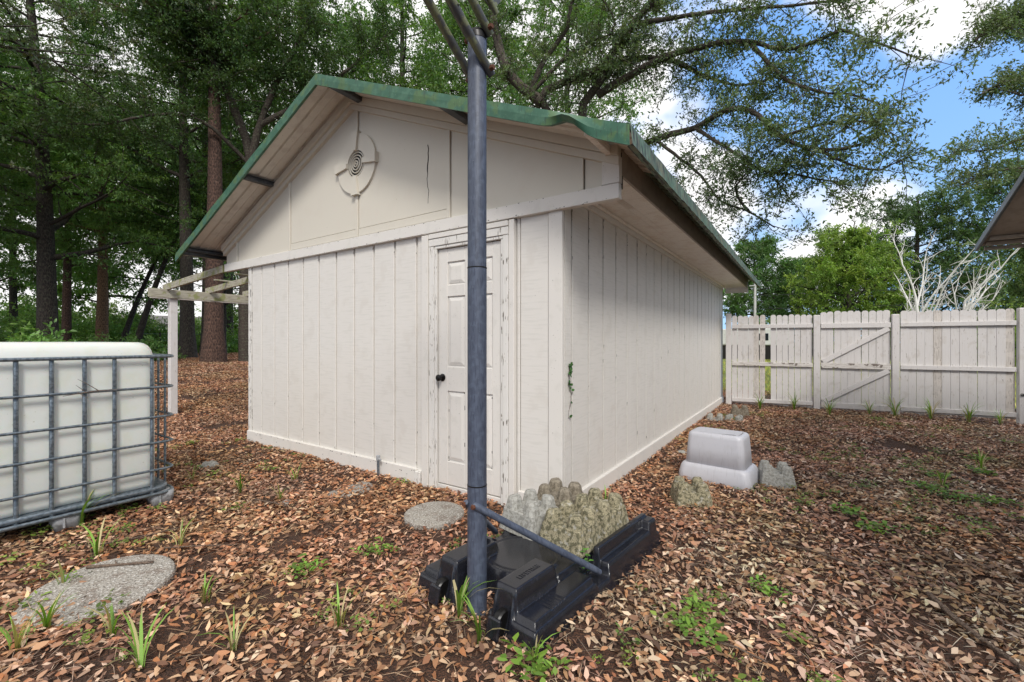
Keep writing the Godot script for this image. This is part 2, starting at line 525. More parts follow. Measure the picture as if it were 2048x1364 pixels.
func make_sky() -> Sky:
	var w = 1536
	var h = 768
	var data = PackedFloat32Array()
	data.resize(w * h * 3)
	var big = FastNoiseLite.new()
	big.seed = 21
	big.frequency = 1.5
	big.fractal_octaves = 6
	big.fractal_gain = 0.52
	var thin = FastNoiseLite.new()
	thin.seed = 5
	thin.frequency = 2.6
	thin.fractal_octaves = 4
	# cumulus banks in every quarter of the sky: [compass degrees from -z towards +x, height, width, strength]
	var banks = [[1.5, 9.5, 5.0, 0.75], [-9.0, 19.5, 4.2, 0.6], [10.0, 28.5, 4.5, 0.6], [-10.0, 8.0, 4.0, 0.5], [-62.0, 20.0, 26.0, 0.8], [-95.0, 38.0, 24.0, 0.6], [-35.0, 45.0, 18.0, 0.6], [60.0, 22.0, 16.0, 0.6], [100.0, 35.0, 20.0, 0.7], [140.0, 20.0, 18.0, 0.6], [175.0, 45.0, 24.0, 0.7], [-140.0, 25.0, 20.0, 0.6], [-150.0, 60.0, 22.0, 0.6], [60.0, 65.0, 20.0, 0.6]]
	var dirs = []
	for b in banks:
		var a = deg_to_rad(b[0])
		var e = deg_to_rad(b[1])
		dirs.append([Vector3(sin(a) * cos(e), sin(e), -cos(a) * cos(e)), 1.0 / (2.0 * pow(deg_to_rad(b[2]), 2.0)), b[3]])
	for j in h:
		var el = PI / 2 - PI * (j + 0.5) / h
		for i in w:
			var az = TAU * (i + 0.5) / w
			var d = Vector3(sin(az) * cos(el), sin(el), -cos(az) * cos(el))
			var up = maxf(d.y, 0.0)
			var t = pow(1.0 - up, 2.6)
			var c = Vector3(0.16, 0.37, 0.84).lerp(Vector3(0.42, 0.68, 0.98), t)
			if d.y > -0.05:
				var q = Vector3(d.x, d.y * 1.7, d.z)
				var v = big.get_noise_3dv(q * 1.6)
				var lump = 0.0
				for b in dirs:
					var k: float = (1.0 - d.dot(b[0])) * 2.0 * b[1]
					if k < 6.0:
						lump += b[2] * exp(-k)
				var cover = smoothstep(0.32, 0.54, v * 0.5 + lump * 0.8)
				var wisp = 0.22 * smoothstep(0.12, 0.6, thin.get_noise_3dv(q * 1.3))
				cover = clampf(cover + wisp * (1.0 - cover), 0.0, 1.0)
				var tone = 0.97 + 0.14 * thin.get_noise_3dv(q * 3.0 + Vector3(0, 0.3, 0))
				c = c.lerp(Vector3(1.0, 0.985, 0.99) * tone, cover)
			var at = (j * w + i) * 3
			data[at] = c.x
			data[at + 1] = c.y
			data[at + 2] = c.z
	var im = Image.create_from_data(w, h, false, Image.FORMAT_RGBF, data.to_byte_array())
	var m = PanoramaSkyMaterial.new()
	m.panorama = ImageTexture.create_from_image(im)
	var s = Sky.new()
	s.sky_material = m
	return s

func set_view() -> void:
	var cam = Camera3D.new()
	cam.name = "camera"
	cam.fov = 75.53
	cam.near = 0.05
	cam.far = 900.0
	cam.position = Vector3(0, 1.28, 0)
	cam.rotation_degrees = Vector3(0, 33.87, 0)
	add_child(cam)
	cam.current = true
	var e = Environment.new()
	e.background_mode = Environment.BG_SKY
	e.sky = make_sky()
	e.background_energy_multiplier = 0.72
	e.tonemap_mode = Environment.TONE_MAPPER_LINEAR
	e.tonemap_exposure = 1.75
	e.sdfgi_enabled = true
	e.ssao_enabled = true
	e.ssil_enabled = true
	var we = WorldEnvironment.new()
	we.name = "world"
	we.environment = e
	add_child(we)
	# veiled sun, high behind the camera
	var sun = DirectionalLight3D.new()
	sun.name = "sun"
	sun.light_energy = 0.5
	sun.light_color = Color(1.0, 0.985, 0.96)
	sun.light_angular_distance = 14.0
	sun.shadow_enabled = true
	add_child(sun)
	sun.rotation_degrees = Vector3(-43, 44, 0)

# ------------------------------------------------------------------ ground

func make_ground() -> void:
	var xs = []
	var zs = []
	for i in 100:
		xs.append(-13.0 + 0.18 * i)
	for i in 76:
		zs.append(-11.6 + 0.18 * i)
	var step = 0.3
	var lo = -13.0
	var hi: float = xs[-1]
	while lo > -420.0:
		lo -= step
		hi += step
		step *= 1.22
		xs.push_front(lo)
		xs.append(hi)
	step = 0.3
	lo = -11.6
	hi = zs[-1]
	while lo > -420.0:
		lo -= step
		hi += step
		step *= 1.22
		zs.push_front(lo)
		zs.append(hi)
	var st = SurfaceTool.new()
	st.begin(Mesh.PRIMITIVE_TRIANGLES)
	for z in zs:
		for x in xs:
			st.add_vertex(Vector3(x, ground_y(x, z), z))
	var n = xs.size()
	for j in zs.size() - 1:
		for i in n - 1:
			var a = j * n + i
			for q in [a, a + 1, a + n, a + 1, a + n + 1, a + n]:
				st.add_index(q)
	st.generate_normals()
	structure("ground", st.commit(), M.soil)
	# mown grass beyond the fence and beyond the wood
	for r in [[Vector2(-60, -12.2), Vector2(90, -300), "lawn"], [Vector2(-34, -40), Vector2(-120, 40), "lawn_beyond_wood"]]:
		var a: Vector2 = r[0]
		var b: Vector2 = r[1]
		var m = field(a.x, b.x, 24, a.y, b.y, 24, func(x, z): return Vector3(x, ground_y(x, z) + 0.03, z))
		structure(r[2], m, M.lawn_soil)

# ------------------------------------------------------------------ the shed

const ZF := -2.83        # face of the front wall
const XL := -6.0
const XR := -1.462       # face of the right wall
const ZB := -10.0
const RIDGE_X := -3.85
const SLOPE := 0.43

func rake_y(x: float) -> float:
	# lower edge of the barge boards
	return 3.627 - 0.425 * absf(x + 3.83)

func roof_y(x: float) -> float:
	var s = SLOPE if x > RIDGE_X else 0.412
	return 3.775 - s * absf(x - RIDGE_X)

func make_shed() -> void:
	var shed = thing("shed", "white painted wooden shed with green metal roof trim and a round gable vent", "shed", Vector3(-3.73, 0, -6.4))
	# walls: backing with each siding board on it
	var T = 0.02
	var front = wpart(shed, "front_wall", bev(XR - XL - 0.05, 2.42, 0.05, 0.002), M.siding, Vector3((XL + XR) / 2 - 0.0, 1.15, ZF - 0.05))
	front.set_meta("label", "front wall of upright white siding boards")
	var fx = [-5.925, -5.682, -5.378, -5.074, -4.766, -4.46, -4.15, -3.845, -3.54, -3.237, -2.945, -2.852]
	for i in fx.size() - 1:
		board(front, "siding_board", M.siding, Vector3(fx[i] + 0.012, 0.06, ZF - 0.026), Vector3(fx[i + 1] - 0.012, 2.30, ZF - 0.026 + T + rng.randf() * 0.003), 0.005)
	for s in [[-1.862, -1.828], [-1.828, -1.577]]:
		board(front, "siding_board", M.siding, Vector3(s[0] + 0.004, 0.06, ZF - 0.026), Vector3(s[1] - 0.004, 2.30, ZF - 0.026 + T), 0.004)
	var side = wpart(shed, "side_wall", bev(0.05, 2.42, ZF - ZB - 0.12, 0.002), M.dark_backing, Vector3(XR - 0.05, 1.17, (ZF + ZB) / 2 - 0.03))
	side.set_meta("label", "long side wall of upright white siding boards")
	var z = -2.862
	var zs = [-2.862, -2.988]
	while zs[-1] > ZB + 0.2:
		zs.append(zs[-1] - 0.3045)
	zs[-1] = ZB + 0.03
	for i in zs.size() - 1:
		board(side, "siding_board", M.siding, Vector3(XR - 0.026, 0.06, zs[i + 1] + 0.0105), Vector3(XR - 0.026 + T + rng.randf() * 0.003, 2.40, zs[i] - 0.0105), 0.0015)
	board(shed, "back_wall", M.siding, Vector3(XL + 0.03, 0.0, ZB), Vector3(XR - 0.03, 2.4, ZB + 0.05))
	board(shed, "far_side_wall", M.siding, Vector3(XL, 0.0, ZB + 0.06), Vector3(XL + 0.05, 2.42, ZF - 0.03))
	# trim boards
	board(shed, "corner_trim", M.peeling, Vector3(XL, 0.06, ZF - 0.025), Vector3(-5.93, 2.30, ZF + 0.006))
	board(shed, "corner_trim", M.trim, Vector3(-1.575, 0.05, ZF - 0.025), Vector3(XR, 2.30, ZF + 0.006))
	board(shed, "corner_trim", M.trim, Vector3(XR - 0.024, 0.06, ZB + 0.001), Vector3(XR + 0.006, 2.4, ZB + 0.027))
	board(shed, "baseboard", M.trim, Vector3(XL - 0.004, -0.06, ZF - 0.02), Vector3(-2.93, 0.128, ZF + 0.022))
	board(shed, "baseboard", M.trim, Vector3(-1.835, -0.06, ZF - 0.02), Vector3(XR + 0.004, 0.135, ZF + 0.018))
	board(shed, "baseboard", M.trim, Vector3(XR - 0.02, -0.06, ZB), Vector3(XR + 0.022, 0.128, ZF - 0.03))
	board(shed, "baseboard_block", M.peeling, Vector3(-2.925, -0.06, ZF - 0.02), Vector3(-2.85, 0.115, ZF + 0.05))
	board(shed, "frieze_board", M.trim, Vector3(XR - 0.01, 2.335, ZB + 0.01), Vector3(XR + 0.022, 2.398, ZF - 0.03))
	# header
	var header = board(shed, "header_beam", M.trim, Vector3(-6.6, 2.222, ZF - 0.02), Vector3(-4.32, 2.325, ZF + 0.034))
	board(header, "header_board", M.trim, Vector3(-4.317, 2.222, ZF - 0.02), Vector3(-1.03, 2.324, ZF + 0.036))
	board(shed, "header_end", M.trim, Vector3(-1.15, 2.328, ZF - 0.02), Vector3(-1.028, 2.505, ZF + 0.032))
	# gable: backing, panels between battens
	var gable = wpart(shed, "gable", prism([Vector2(-6.6, 2.3), Vector2(-1.03, 2.3), Vector2(-1.03, rake_y(-1.03) + 0.1), Vector2(-3.83, 3.7), Vector2(-6.6, rake_y(-6.6) + 0.1)], -0.03, 0.0), M.dark_backing, Vector3(0, 0, ZF - 0.012))
	gable.set_meta("label", "cream gable panel wall with roof shade mixed into its colour")
	# panels butt against the battens with an open joint on one side; the near-black backing shows in the joints
	var bx = [-6.6, -6.29, -5.02, -3.777, -2.545, -1.31, -1.15]
	for i in bx.size() - 1:
		var a = bx[i] + (0.026 if i > 0 else 0.003)
		var b = bx[i + 1] - (0.019 if i < bx.size() - 2 else 0.003)
		var low = 2.331 if i in [0, 1, 4, 5] else 2.416
		var poly = [Vector2(a, low), Vector2(b, low), Vector2(b, rake_y(b) + 0.05)]
		if a < -3.83 and b > -3.83:
			poly.append(Vector2(-3.83, rake_y(-3.83) + 0.05))
		poly.append(Vector2(a, rake_y(a) + 0.05))
		wpart(gable, "gable_panel", prism(poly, 0.0, 0.015), M.gable_shade_paint, Vector3(0, 0, ZF - 0.0115))
	for i in range(1, bx.size() - 1):
		var x = bx[i]
		var w = 0.018
		if i == 3:
			board(gable, "batten", M.gable_shade_paint, Vector3(x - w, 2.331, ZF - 0.01), Vector3(x + w, 2.77, ZF + 0.02))
			board(gable, "batten", M.gable_shade_paint, Vector3(x - w, 3.38, ZF - 0.01), Vector3(x + w, rake_y(x) + 0.02, ZF + 0.02))
		else:
			board(gable, "batten", M.gable_shade_paint, Vector3(x - w, 2.331, ZF - 0.01), Vector3(x + w, rake_y(x) + 0.015, ZF + 0.018))
	board(gable, "panel_rail", M.gable_shade_paint, Vector3(-4.994, 2.334, ZF - 0.01), Vector3(-3.797, 2.408, ZF + 0.014))
	board(gable, "panel_rail", M.gable_shade_paint, Vector3(-3.751, 2.334, ZF - 0.01), Vector3(-2.565, 2.408, ZF + 0.014))
	# crack in the paint of the right panel
	var cp = []
	var cr = []
	for i in 15:
		var t = i / 14.0
		cp.append(Vector3(-2.795 + sin(t * 9.0) * 0.008 + rng.randf_range(-0.006, 0.006), lerpf(3.02, 2.50, t), ZF + 0.0042))
		cr.append((0.0055 if t < 0.5 else 0.0028) * (1.0 - 0.6 * absf(t - 0.4)))
	wpart(gable, "paint_crack", tube(cp, cr, 4), M.dark_gap)
	make_vent(shed)
	# barge boards, moulding and the metal flashing between board and sheet
	for s in [[-6.62, -3.83], [-3.83, -1.03]]:
		for k in [[0.0, 0.055, 0.045, "barge_moulding", "gable_shade_paint"], [0.058, 0.075, 0.07, "barge_board", "gable_shade_paint"]]:
			var a: float = s[0]
			var b: float = s[1]
			var lo: float = k[0]
			var hi: float = k[0] + k[1]
			var mm = prism([Vector2(a, rake_y(a) + lo), Vector2(b, rake_y(b) + lo), Vector2(b, rake_y(b) + hi), Vector2(a, rake_y(a) + hi)], 0.0, k[2])
			wpart(shed, k[3], mm, M[k[4]], Vector3(0, 0, ZF - 0.004))
	make_door(shed)
	make_roof(shed)
	make_mildew(shed, fx, zs)
	# little capped pipe at the wall belongs to the shed's plumbing but stands free of it
	var pipe = thing("standpipe", "short grey standpipe with a small valve at the foot of the front wall", "pipe", on_ground(-3.40, -2.775))
	part(pipe, "riser", tube([Vector3(0, -0.05, 0), Vector3(0, 0.15, 0)], [0.012, 0.012], 8), M.galvanised)
	part(pipe, "valve_body", bev(0.034, 0.055, 0.034, 0.008), M.pallet_plastic, Transform3D(Basis(), Vector3(0, 0.172, 0)))
	part(pipe, "outlet", tube([Vector3(0.01, 0.165, 0), Vector3(0.05, 0.16, 0.012)], [0.011, 0.009], 8), M.pallet_plastic)

# flecks of black mildew and flaked paint along the seams, as the wall shows them
func make_mildew(shed: Node3D, fx: Array, zs: Array) -> void:
	var st = flat()
	var fleck = func(at: Vector3, right: Vector3, w: float, h: float):
		var up = Vector3.UP
		var c = []
		for k in 7:
			var a = TAU * k / 7.0
			var q = rng.randf_range(0.5, 1.0)
			c.append(at + right * cos(a) * w * q + up * sin(a) * h * q)
		for k in 7:
			st.add_vertex(at); st.add_vertex(c[k]); st.add_vertex(c[(k + 1) % 7])
	var zs_face = ZF + 0.0
	for i in range(1, zs.size() - 1):
		for k in 6:
			var y = 2.33 - 0.45 * pow(rng.randf(), 2.0) if k < 4 else rng.randf_range(0.2, 2.2)
			fleck.call(Vector3(XR - 0.0015, y, zs[i] + rng.randf_range(-0.014, 0.014)), Vector3(0, 0, 1), rng.randf_range(0.003, 0.009), rng.randf_range(0.006, 0.03))
	for i in range(1, fx.size() - 1):
		for k in 5:
			var y = 2.20 - 0.25 * pow(rng.randf(), 2.0) if k < 3 else 0.135 + 0.5 * pow(rng.randf(), 2.0)
			fleck.call(Vector3(fx[i] + rng.randf_range(-0.016, 0.016), y, ZF - 0.0012), Vector3(1, 0, 0), rng.randf_range(0.002, 0.006), rng.randf_range(0.004, 0.018))
	# along the header, the baseboard and the left corner board
	for k in 70:
		var x = rng.randf_range(-6.55, -1.1)
		fleck.call(Vector3(x, (2.318 if k % 2 == 0 else 2.23) + rng.randf_range(-0.006, 0.006), ZF + 0.0372), Vector3(1, 0, 0), rng.randf_range(0.003, 0.014), rng.randf_range(0.0015, 0.004))
	for k in 26:
		fleck.call(Vector3(-5.936 + rng.randf_range(-0.006, 0.004), 0.3 + 1.9 * rng.randf(), ZF + 0.0068), Vector3(1, 0, 0), rng.randf_range(0.002, 0.007), rng.randf_range(0.006, 0.04))
	for k in 40:
		fleck.call(Vector3(rng.randf_range(-5.95, -2.95), 0.118 - 0.06 * pow(rng.randf(), 3.0), ZF + 0.0228), Vector3(1, 0, 0), rng.randf_range(0.003, 0.014), rng.randf_range(0.002, 0.006))
	var o = wpart(shed, "mildew_flecks", done(st), M.dark_gap)
	o.set_meta("kind", "stuff")

func make_vent(shed: Node3D) -> void:
	var c = Vector3(-3.777, 3.065, ZF - 0.002)
	var vent = wpart(shed, "gable_vent", lathe([[0.0, 0.0], [0.135, 0.0], [0.135, 0.006]], 48), M.dark_gap, c + Vector3(0, 0, 0.0075), Basis(Vector3(1, 0, 0), PI / 2))
	vent.set_meta("label", "round louvred gable vent with four key blocks")
	# face y of the lathe becomes +z of the world
	var turn = Basis(Vector3(1, 0, 0), PI / 2)
	# four quarters of the surround
	for q in 4:
		var a0 = PI / 2 * q + 0.17
		var a1 = PI / 2 * (q + 1) - 0.17
		var poly = []
		for k in 13:
			var a = lerpf(a0, a1, k / 12.0)
			poly.append(Vector2(cos(a), sin(a)) * 0.298)
		for k in 13:
			var a = lerpf(a1, a0, k / 12.0)
			poly.append(Vector2(cos(a), sin(a)) * 0.135)
		wpart(vent, "surround_segment", prism(poly, 0.0, 0.028), M.gable_shade_paint, c)
	for q in 4:
		var a = PI / 2 * q
		var poly = [Vector2(0.127, -0.024), Vector2(0.318, -0.052), Vector2(0.318, 0.052), Vector2(0.127, 0.024)]
		wpart(vent, "key_block", prism(poly, 0.0, 0.052), M.gable_shade_paint, c, Basis(Vector3(0, 0, 1), a))
	for k in 4:
		var r = 0.122 - 0.029 * k
		wpart(vent, "louvre_ring", lathe([[r, 0.0], [r, 0.011], [r - 0.003, 0.014], [r - 0.010, 0.014], [r - 0.011, 0.0]], 40), M.gable_shade_paint, c + Vector3(0, 0, 0.010 + 0.003 * k), turn)
	wpart(vent, "louvre_centre", lathe([[0.010, 0.01], [0.010, 0.034], [0.006, 0.038], [0.0, 0.038]], 20), M.gable_shade_paint, c, turn)

func make_door(shed: Node3D) -> void:
	var x0 = -2.672
	var x1 = -1.982
	var zd = ZF - 0.045
	# opening: dark reveal behind the leaf, jambs and stop
	board(shed, "door_reveal", M.trim, Vector3(x0 - 0.02, 0.0, ZF - 0.0235), Vector3(x0 - 0.004, 2.10, ZF + 0.012))
	var door = board(shed, "door", M.trim, Vector3(x0, 0.05, ZF - 0.024), Vector3(x1, 2.072, ZF - 0.012), 0.002)
	door.set_meta("label", "white six panel door with black knob")
	var zf = ZF - 0.012
	var w = x1 - x0
	var stile = 0.105
	var mull = 0.09
	var rows = [[0.25, 0.85], [1.06, 1.66], [1.76, 1.955]]
	var pw = (w - 2 * stile - mull) / 2
	# stiles and rails stand proud round sunk panels
	for s in [[x0, x0 + stile], [x1 - stile, x1], [x0 + stile + pw, x0 + stile + pw + mull]]:
		board(door, "door_stile", M.trim, Vector3(s[0], 0.05, zf - 0.001), Vector3(s[1], 2.072, zf + 0.014), 0.004)
	var ys = [0.05, 0.25, 0.85, 1.06, 1.66, 1.76, 1.955, 2.072]
	for k in 4:
		for c in 2:
			var a = x0 + stile + c * (pw + mull) + 0.0005
			board(door, "door_rail", M.trim, Vector3(a, ys[k * 2], zf - 0.001), Vector3(a + pw - 0.001, ys[k * 2 + 1], zf + 0.0135), 0.004)
	for r in rows:
		for c in 2:
			var a = x0 + stile + c * (pw + mull)
			var o = wpart(door, "door_panel", loft_panel(pw - 0.02, r[1] - r[0] - 0.02), M.trim, Vector3(a + pw / 2, (r[0] + r[1]) / 2, zf))
			o.name = "door_panel"
	# peeled edge marks of bare wood along the lower panels and the foot of the leaf
	for k in 16:
		var py = rng.randf_range(0.1, 0.9)
		var px: float = [x0 + stile + 0.012, x0 + stile + pw - 0.012, x1 - stile - 0.012][k % 3] + rng.randf_range(-0.004, 0.004)
		board(door, "paint_chip", M.dark_gap, Vector3(px - 0.003, py, zf + 0.0005), Vector3(px + 0.003, py + rng.randf_range(0.01, 0.04), zf + 0.0035), 0.0005)
	var knob = wpart(door, "knob", lathe([[0.0, 0.0], [0.032, 0.0], [0.032, 0.006], [0.012, 0.01], [0.012, 0.03], [0.024, 0.038], [0.029, 0.05], [0.026, 0.062], [0.014, 0.068], [0.0, 0.069]], 24), M.dark_knob, Vector3(x0 + 0.052, 0.965, zf + 0.014), Basis(Vector3(1, 0, 0), PI / 2))
	knob.set_meta("label", "black round door knob")
	# casing: jamb strip, flat, and outer back band on each side and over the top
	var cas = board(shed, "door_casing", M.peeling, Vector3(x0 - 0.082, -0.03, ZF - 0.02), Vector3(x0 - 0.022, 2.10, ZF + 0.034))
	cas.set_meta("label", "cracked white door casing with bare wood showing")
	board(cas, "casing_strip", M.peeling, Vector3(x0 - 0.02, -0.02, ZF + 0.013), Vector3(x0 + 0.004, 2.075, ZF + 0.03))
	board(cas, "casing_band", M.trim, Vector3(x0 - 0.158, -0.03, ZF - 0.02), Vector3(x0 - 0.085, 2.205, ZF + 0.05))
	board(cas, "casing_board", M.peeling, Vector3(x1 + 0.018, -0.03, ZF - 0.02), Vector3(x1 + 0.068, 2.10, ZF + 0.034))
	board(cas, "casing_strip", M.peeling, Vector3(x1 - 0.006, -0.02, ZF - 0.011), Vector3(x1 + 0.016, 2.075, ZF + 0.026))
	board(cas, "casing_band", M.trim, Vector3(x1 + 0.071, -0.04, ZF - 0.02), Vector3(x1 + 0.118, 2.215, ZF + 0.03))
	board(cas, "casing_head", M.peeling, Vector3(x0 - 0.082, 2.103, ZF - 0.02), Vector3(x1 + 0.068, 2.165, ZF + 0.036))
	board(cas, "casing_head_strip", M.peeling, Vector3(x0 - 0.018, 2.077, ZF - 0.011), Vector3(x1 + 0.016, 2.101, ZF + 0.028))
	board(cas, "casing_band", M.trim, Vector3(x0 - 0.082, 2.168, ZF - 0.02), Vector3(x1 + 0.068, 2.21, ZF + 0.042))
	board(shed, "threshold", M.trim, Vector3(x0 - 0.02, -0.06, ZF - 0.02), Vector3(x1 + 0.015, 0.042, ZF + 0.008))

func loft_panel(w: float, h: float) -> ArrayMesh:
	# raised field with bevelled margins, facing +z
	var st = flat()
	var r = [[w / 2, h / 2, 0.001], [w / 2 - 0.004, h / 2 - 0.004, 0.004], [w / 2 - 0.03, h / 2 - 0.03, 0.012]]
	for i in 2:
		var a: Array = r[i]
		var b: Array = r[i + 1]
		var pa = [Vector3(-a[0], -a[1], a[2]), Vector3(a[0], -a[1], a[2]), Vector3(a[0], a[1], a[2]), Vector3(-a[0], a[1], a[2])]
		var pb = [Vector3(-b[0], -b[1], b[2]), Vector3(b[0], -b[1], b[2]), Vector3(b[0], b[1], b[2]), Vector3(-b[0], b[1], b[2])]
		for k in 4:
			quad(st, pa[k], pb[k], pb[(k + 1) % 4], pa[(k + 1) % 4])
	var c: Array = r[2]
	quad(st, Vector3(-c[0], -c[1], c[2]), Vector3(-c[0], c[1], c[2]), Vector3(c[0], c[1], c[2]), Vector3(c[0], -c[1], c[2]))
	return done(st)

func make_roof(shed: Node3D) -> void:
	var z0 = -2.415
	var z1 = -10.46
	var xl = -7.06
	var xr = -0.845
	# ridge cap
	var cap = []
	for p in [[-0.16, -0.062], [0.0, 0.012], [0.16, -0.062], [0.16, -0.068], [0.0, 0.004], [-0.16, -0.068]]:
		cap.append(Vector2(RIDGE_X + p[0], 3.795 + p[1]))
	var roof = wpart(shed, "roof", prism(cap, z1, z0 - 0.002), M.green_metal)
	roof.set_meta("label", "low pitched metal roof with green edge trim")
	# ribbed sheets, one panel beside the next, both sides
	for sd in [-1.0, 1.0]:
		var xe = xr if sd > 0 else xl
		var n = 9
		for i in n:
			var za = lerpf(z0 - 0.004, z1 + 0.004, float(i) / n)
			var zb = lerpf(z0 - 0.004, z1 + 0.004, (i + 1.0) / n) + 0.002
			var prof = []
			var wd = zb - za
			for k in 9:
				var f = (k + 0.5) / 9.0
				for g in ([[-0.026, 0.0], [-0.014, 0.02], [0.014, 0.02], [0.026, 0.0]] if k % 3 == 1 else [[-0.012, 0.0], [-0.005, 0.007], [0.005, 0.007], [0.012, 0.0]]):
					prof.append([za + wd * f + g[0], g[1]])
			prof.push_front([za, 0.0])
			prof.append([zb, 0.0])
			prof.sort_custom(func(p, q): return p[0] > q[0])
			var st = flat()
			for k in prof.size() - 1:
				for lift in [0.0, 0.004]:
					var p0 = Vector3(RIDGE_X + sd * 0.01, roof_y(RIDGE_X + sd * 0.01) + prof[k][1] - lift, prof[k][0])
					var p1 = Vector3(xe, roof_y(xe) + prof[k][1] - lift, prof[k][0])
					var q0 = Vector3(RIDGE_X + sd * 0.01, roof_y(RIDGE_X + sd * 0.01) + prof[k + 1][1] - lift, prof[k + 1][0])
					var q1 = Vector3(xe, roof_y(xe) + prof[k + 1][1] - lift, prof[k + 1][0])
					quad(st, p0, p1, q1, q0)
			wpart(roof, "roof_sheet", done(st), M.roof_sheet if i == 0 else M.green_metal_dirty)
	# dark channel purlins across the overhang, running back over the shed
	for x in [-6.86, -5.30, -3.66, -2.28]:
		board(roof, "purlin", M.purlin, Vector3(x - 0.035, roof_y(x) - 0.062, z0 - 0.03), Vector3(x + 0.035, roof_y(x) - 0.018, -2.9), 0.006)
		board(roof, "purlin_lip", M.purlin, Vector3(x - 0.052, roof_y(x) - 0.018, z0 - 0.03), Vector3(x + 0.052, roof_y(x) - 0.014, -2.9), 0.001)
	board(roof, "eave_channel", M.purlin, Vector3(-6.96, roof_y(-6.9) - 0.085, z0 - 0.02), Vector3(-6.9, roof_y(-6.9) - 0.024, -10.3), 0.006)
	board(roof, "eave_strip", M.soffit, Vector3(-1.12, roof_y(-1.12) - 0.085, z0 - 0.03), Vector3(-1.075, roof_y(-1.12) - 0.032, -10.4), 0.004)
	# flashing strip between barge board and sheet
	for s in [[-6.7, -3.845], [-3.845, -1.0]]:
		var mm = prism([Vector2(s[0], rake_y(s[0]) + 0.135), Vector2(s[1], rake_y(s[1]) + 0.135), Vector2(s[1], roof_y(s[1]) - 0.006), Vector2(s[0], roof_y(s[0]) - 0.006)], 0.0, 0.02)
		wpart(roof, "rake_flashing", mm, M.brown_fascia, Vector3(0, 0, ZF - 0.01))
	# green rake trim: a folded strip along the front edge, dented near the right end
	for sd in [-1.0, 1.0]:
		var st = SurfaceTool.new()
		st.begin(Mesh.PRIMITIVE_TRIANGLES)
		st.set_smooth_group(-1)
		var n = 60
		var xe = xr + 0.02 if sd > 0 else xl - 0.05
		var rows = []
		for i in n + 1:
			var x = lerpf(RIDGE_X, xe, float(i) / n)
			var y = roof_y(x) + 0.026
			var dent = 0.0
			var sag = 0.0
			if sd > 0:
				dent = exp(-pow((x + 1.20) / 0.10, 2.0))
				sag = 0.02 * smoothstep(-1.25, -1.05, x)
			var wob = 0.003 * sin(x * 7.0)
			var drop = 0.105 - 0.055 * dent + sag
			rows.append([Vector3(x, y - 0.003, z0 - 0.12), Vector3(x, y - 0.3 * sag, z0 + 0.004 + wob), Vector3(x, y - 0.3 * sag - drop * 0.5, z0 + 0.008 + 0.05 * dent + wob), Vector3(x, y - drop, z0 + 0.006 + 0.012 * dent), Vector3(x, y - drop + 0.004, z0 - 0.02)])
		for i in n:
			for k in 4:
				st.set_smooth_group(k)
				quad(st, rows[i][k], rows[i + 1][k], rows[i + 1][k + 1], rows[i][k + 1])
		st.generate_normals()
		var tr = wpart(roof, "rake_trim", st.commit(), M.green_metal)
		if sd > 0:
			tr.set_meta("label", "green rake trim with a dent near its lower end")
	# streaked eave trim along the right side
	var st2 = SurfaceTool.new()
	st2.begin(Mesh.PRIMITIVE_TRIANGLES)
	var m = 90
	var rr = []
	for i in m + 1:
		var zz = lerpf(z0 + 0.006, z1, float(i) / m)
		var wob = rng.randf_range(-0.003, 0.003)
		var y = roof_y(xr) + 0.022
		var rib = 0.008 * (1.0 if i % 2 == 0 else 0.0) * (1.0 if i > 12 else 0.0)
		rr.append([Vector3(xr - 0.06, y + 0.022, zz), Vector3(xr + 0.022 + wob, y - 0.008, zz), Vector3(xr + 0.036 + wob, y - 0.125 + rib, zz), Vector3(xr + 0.004, y - 0.132 + rib, zz)])
	for i in m:
		for k in 3:
			st2.set_smooth_group(k)
			quad(st2, rr[i][k], rr[i][k + 1], rr[i + 1][k + 1], rr[i + 1][k])
	st2.generate_normals()
	var et = wpart(roof, "eave_trim", st2.commit(), M.green_metal_dirty)
	et.set_meta("label", "faded green eave trim streaked with black dirt")
	# needles and leaf bits lying on the eave
	# fascia and soffit along the right eave, boxed with a perforated vent strip
	board(shed, "fascia", M.brown_fascia, Vector3(-1.048, 2.385, -10.4), Vector3(-1.028, 2.575, ZF - 0.022))
	var sof = board(shed, "soffit", M.soffit, Vector3(-1.215, 2.402, -10.38), Vector3(-1.05, 2.414, ZF - 0.022), 0.002)
	board(sof, "soffit_board", M.soffit, Vector3(XR + 0.001, 2.402, -10.38), Vector3(-1.275, 2.414, ZF - 0.022), 0.002)
	board(sof, "vent_strip", M.brown_fascia, Vector3(-1.2745, 2.408, -10.38), Vector3(-1.2155, 2.416, ZF - 0.022), 0.001)
	var zz2 = ZF - 0.03
	for i in 40:
		board(sof, "vent_slat", M.soffit, Vector3(-1.274, 2.401, zz2 - 0.012), Vector3(-1.216, 2.408, zz2), 0.001)
		zz2 -= 0.02
	board(sof, "vent_cover", M.soffit, Vector3(-1.274, 2.403, -10.38), Vector3(-1.216, 2.408, zz2), 0.001)
	board(shed, "soffit_moulding", M.soffit, Vector3(XR + 0.023, 2.372, -10.0), Vector3(XR + 0.05, 2.4015, ZF - 0.022), 0.006)
	# left eave box, seen from the side only
	board(shed, "fascia", M.brown_fascia, Vector3(-6.6, 2.33, -10.38), Vector3(-6.58, 2.55, ZF - 0.05))
	board(shed, "soffit", M.soffit, Vector3(-6.575, 2.34, -10.38), Vector3(XL - 0.003, 2.352, ZF - 0.05), 0.002)
	board(shed, "soffit_end", M.soffit, Vector3(XR + 0.001, 2.3, -10.42), Vector3(-1.03, 2.55, -10.39))

# ------------------------------------------------------------------ things in the yard

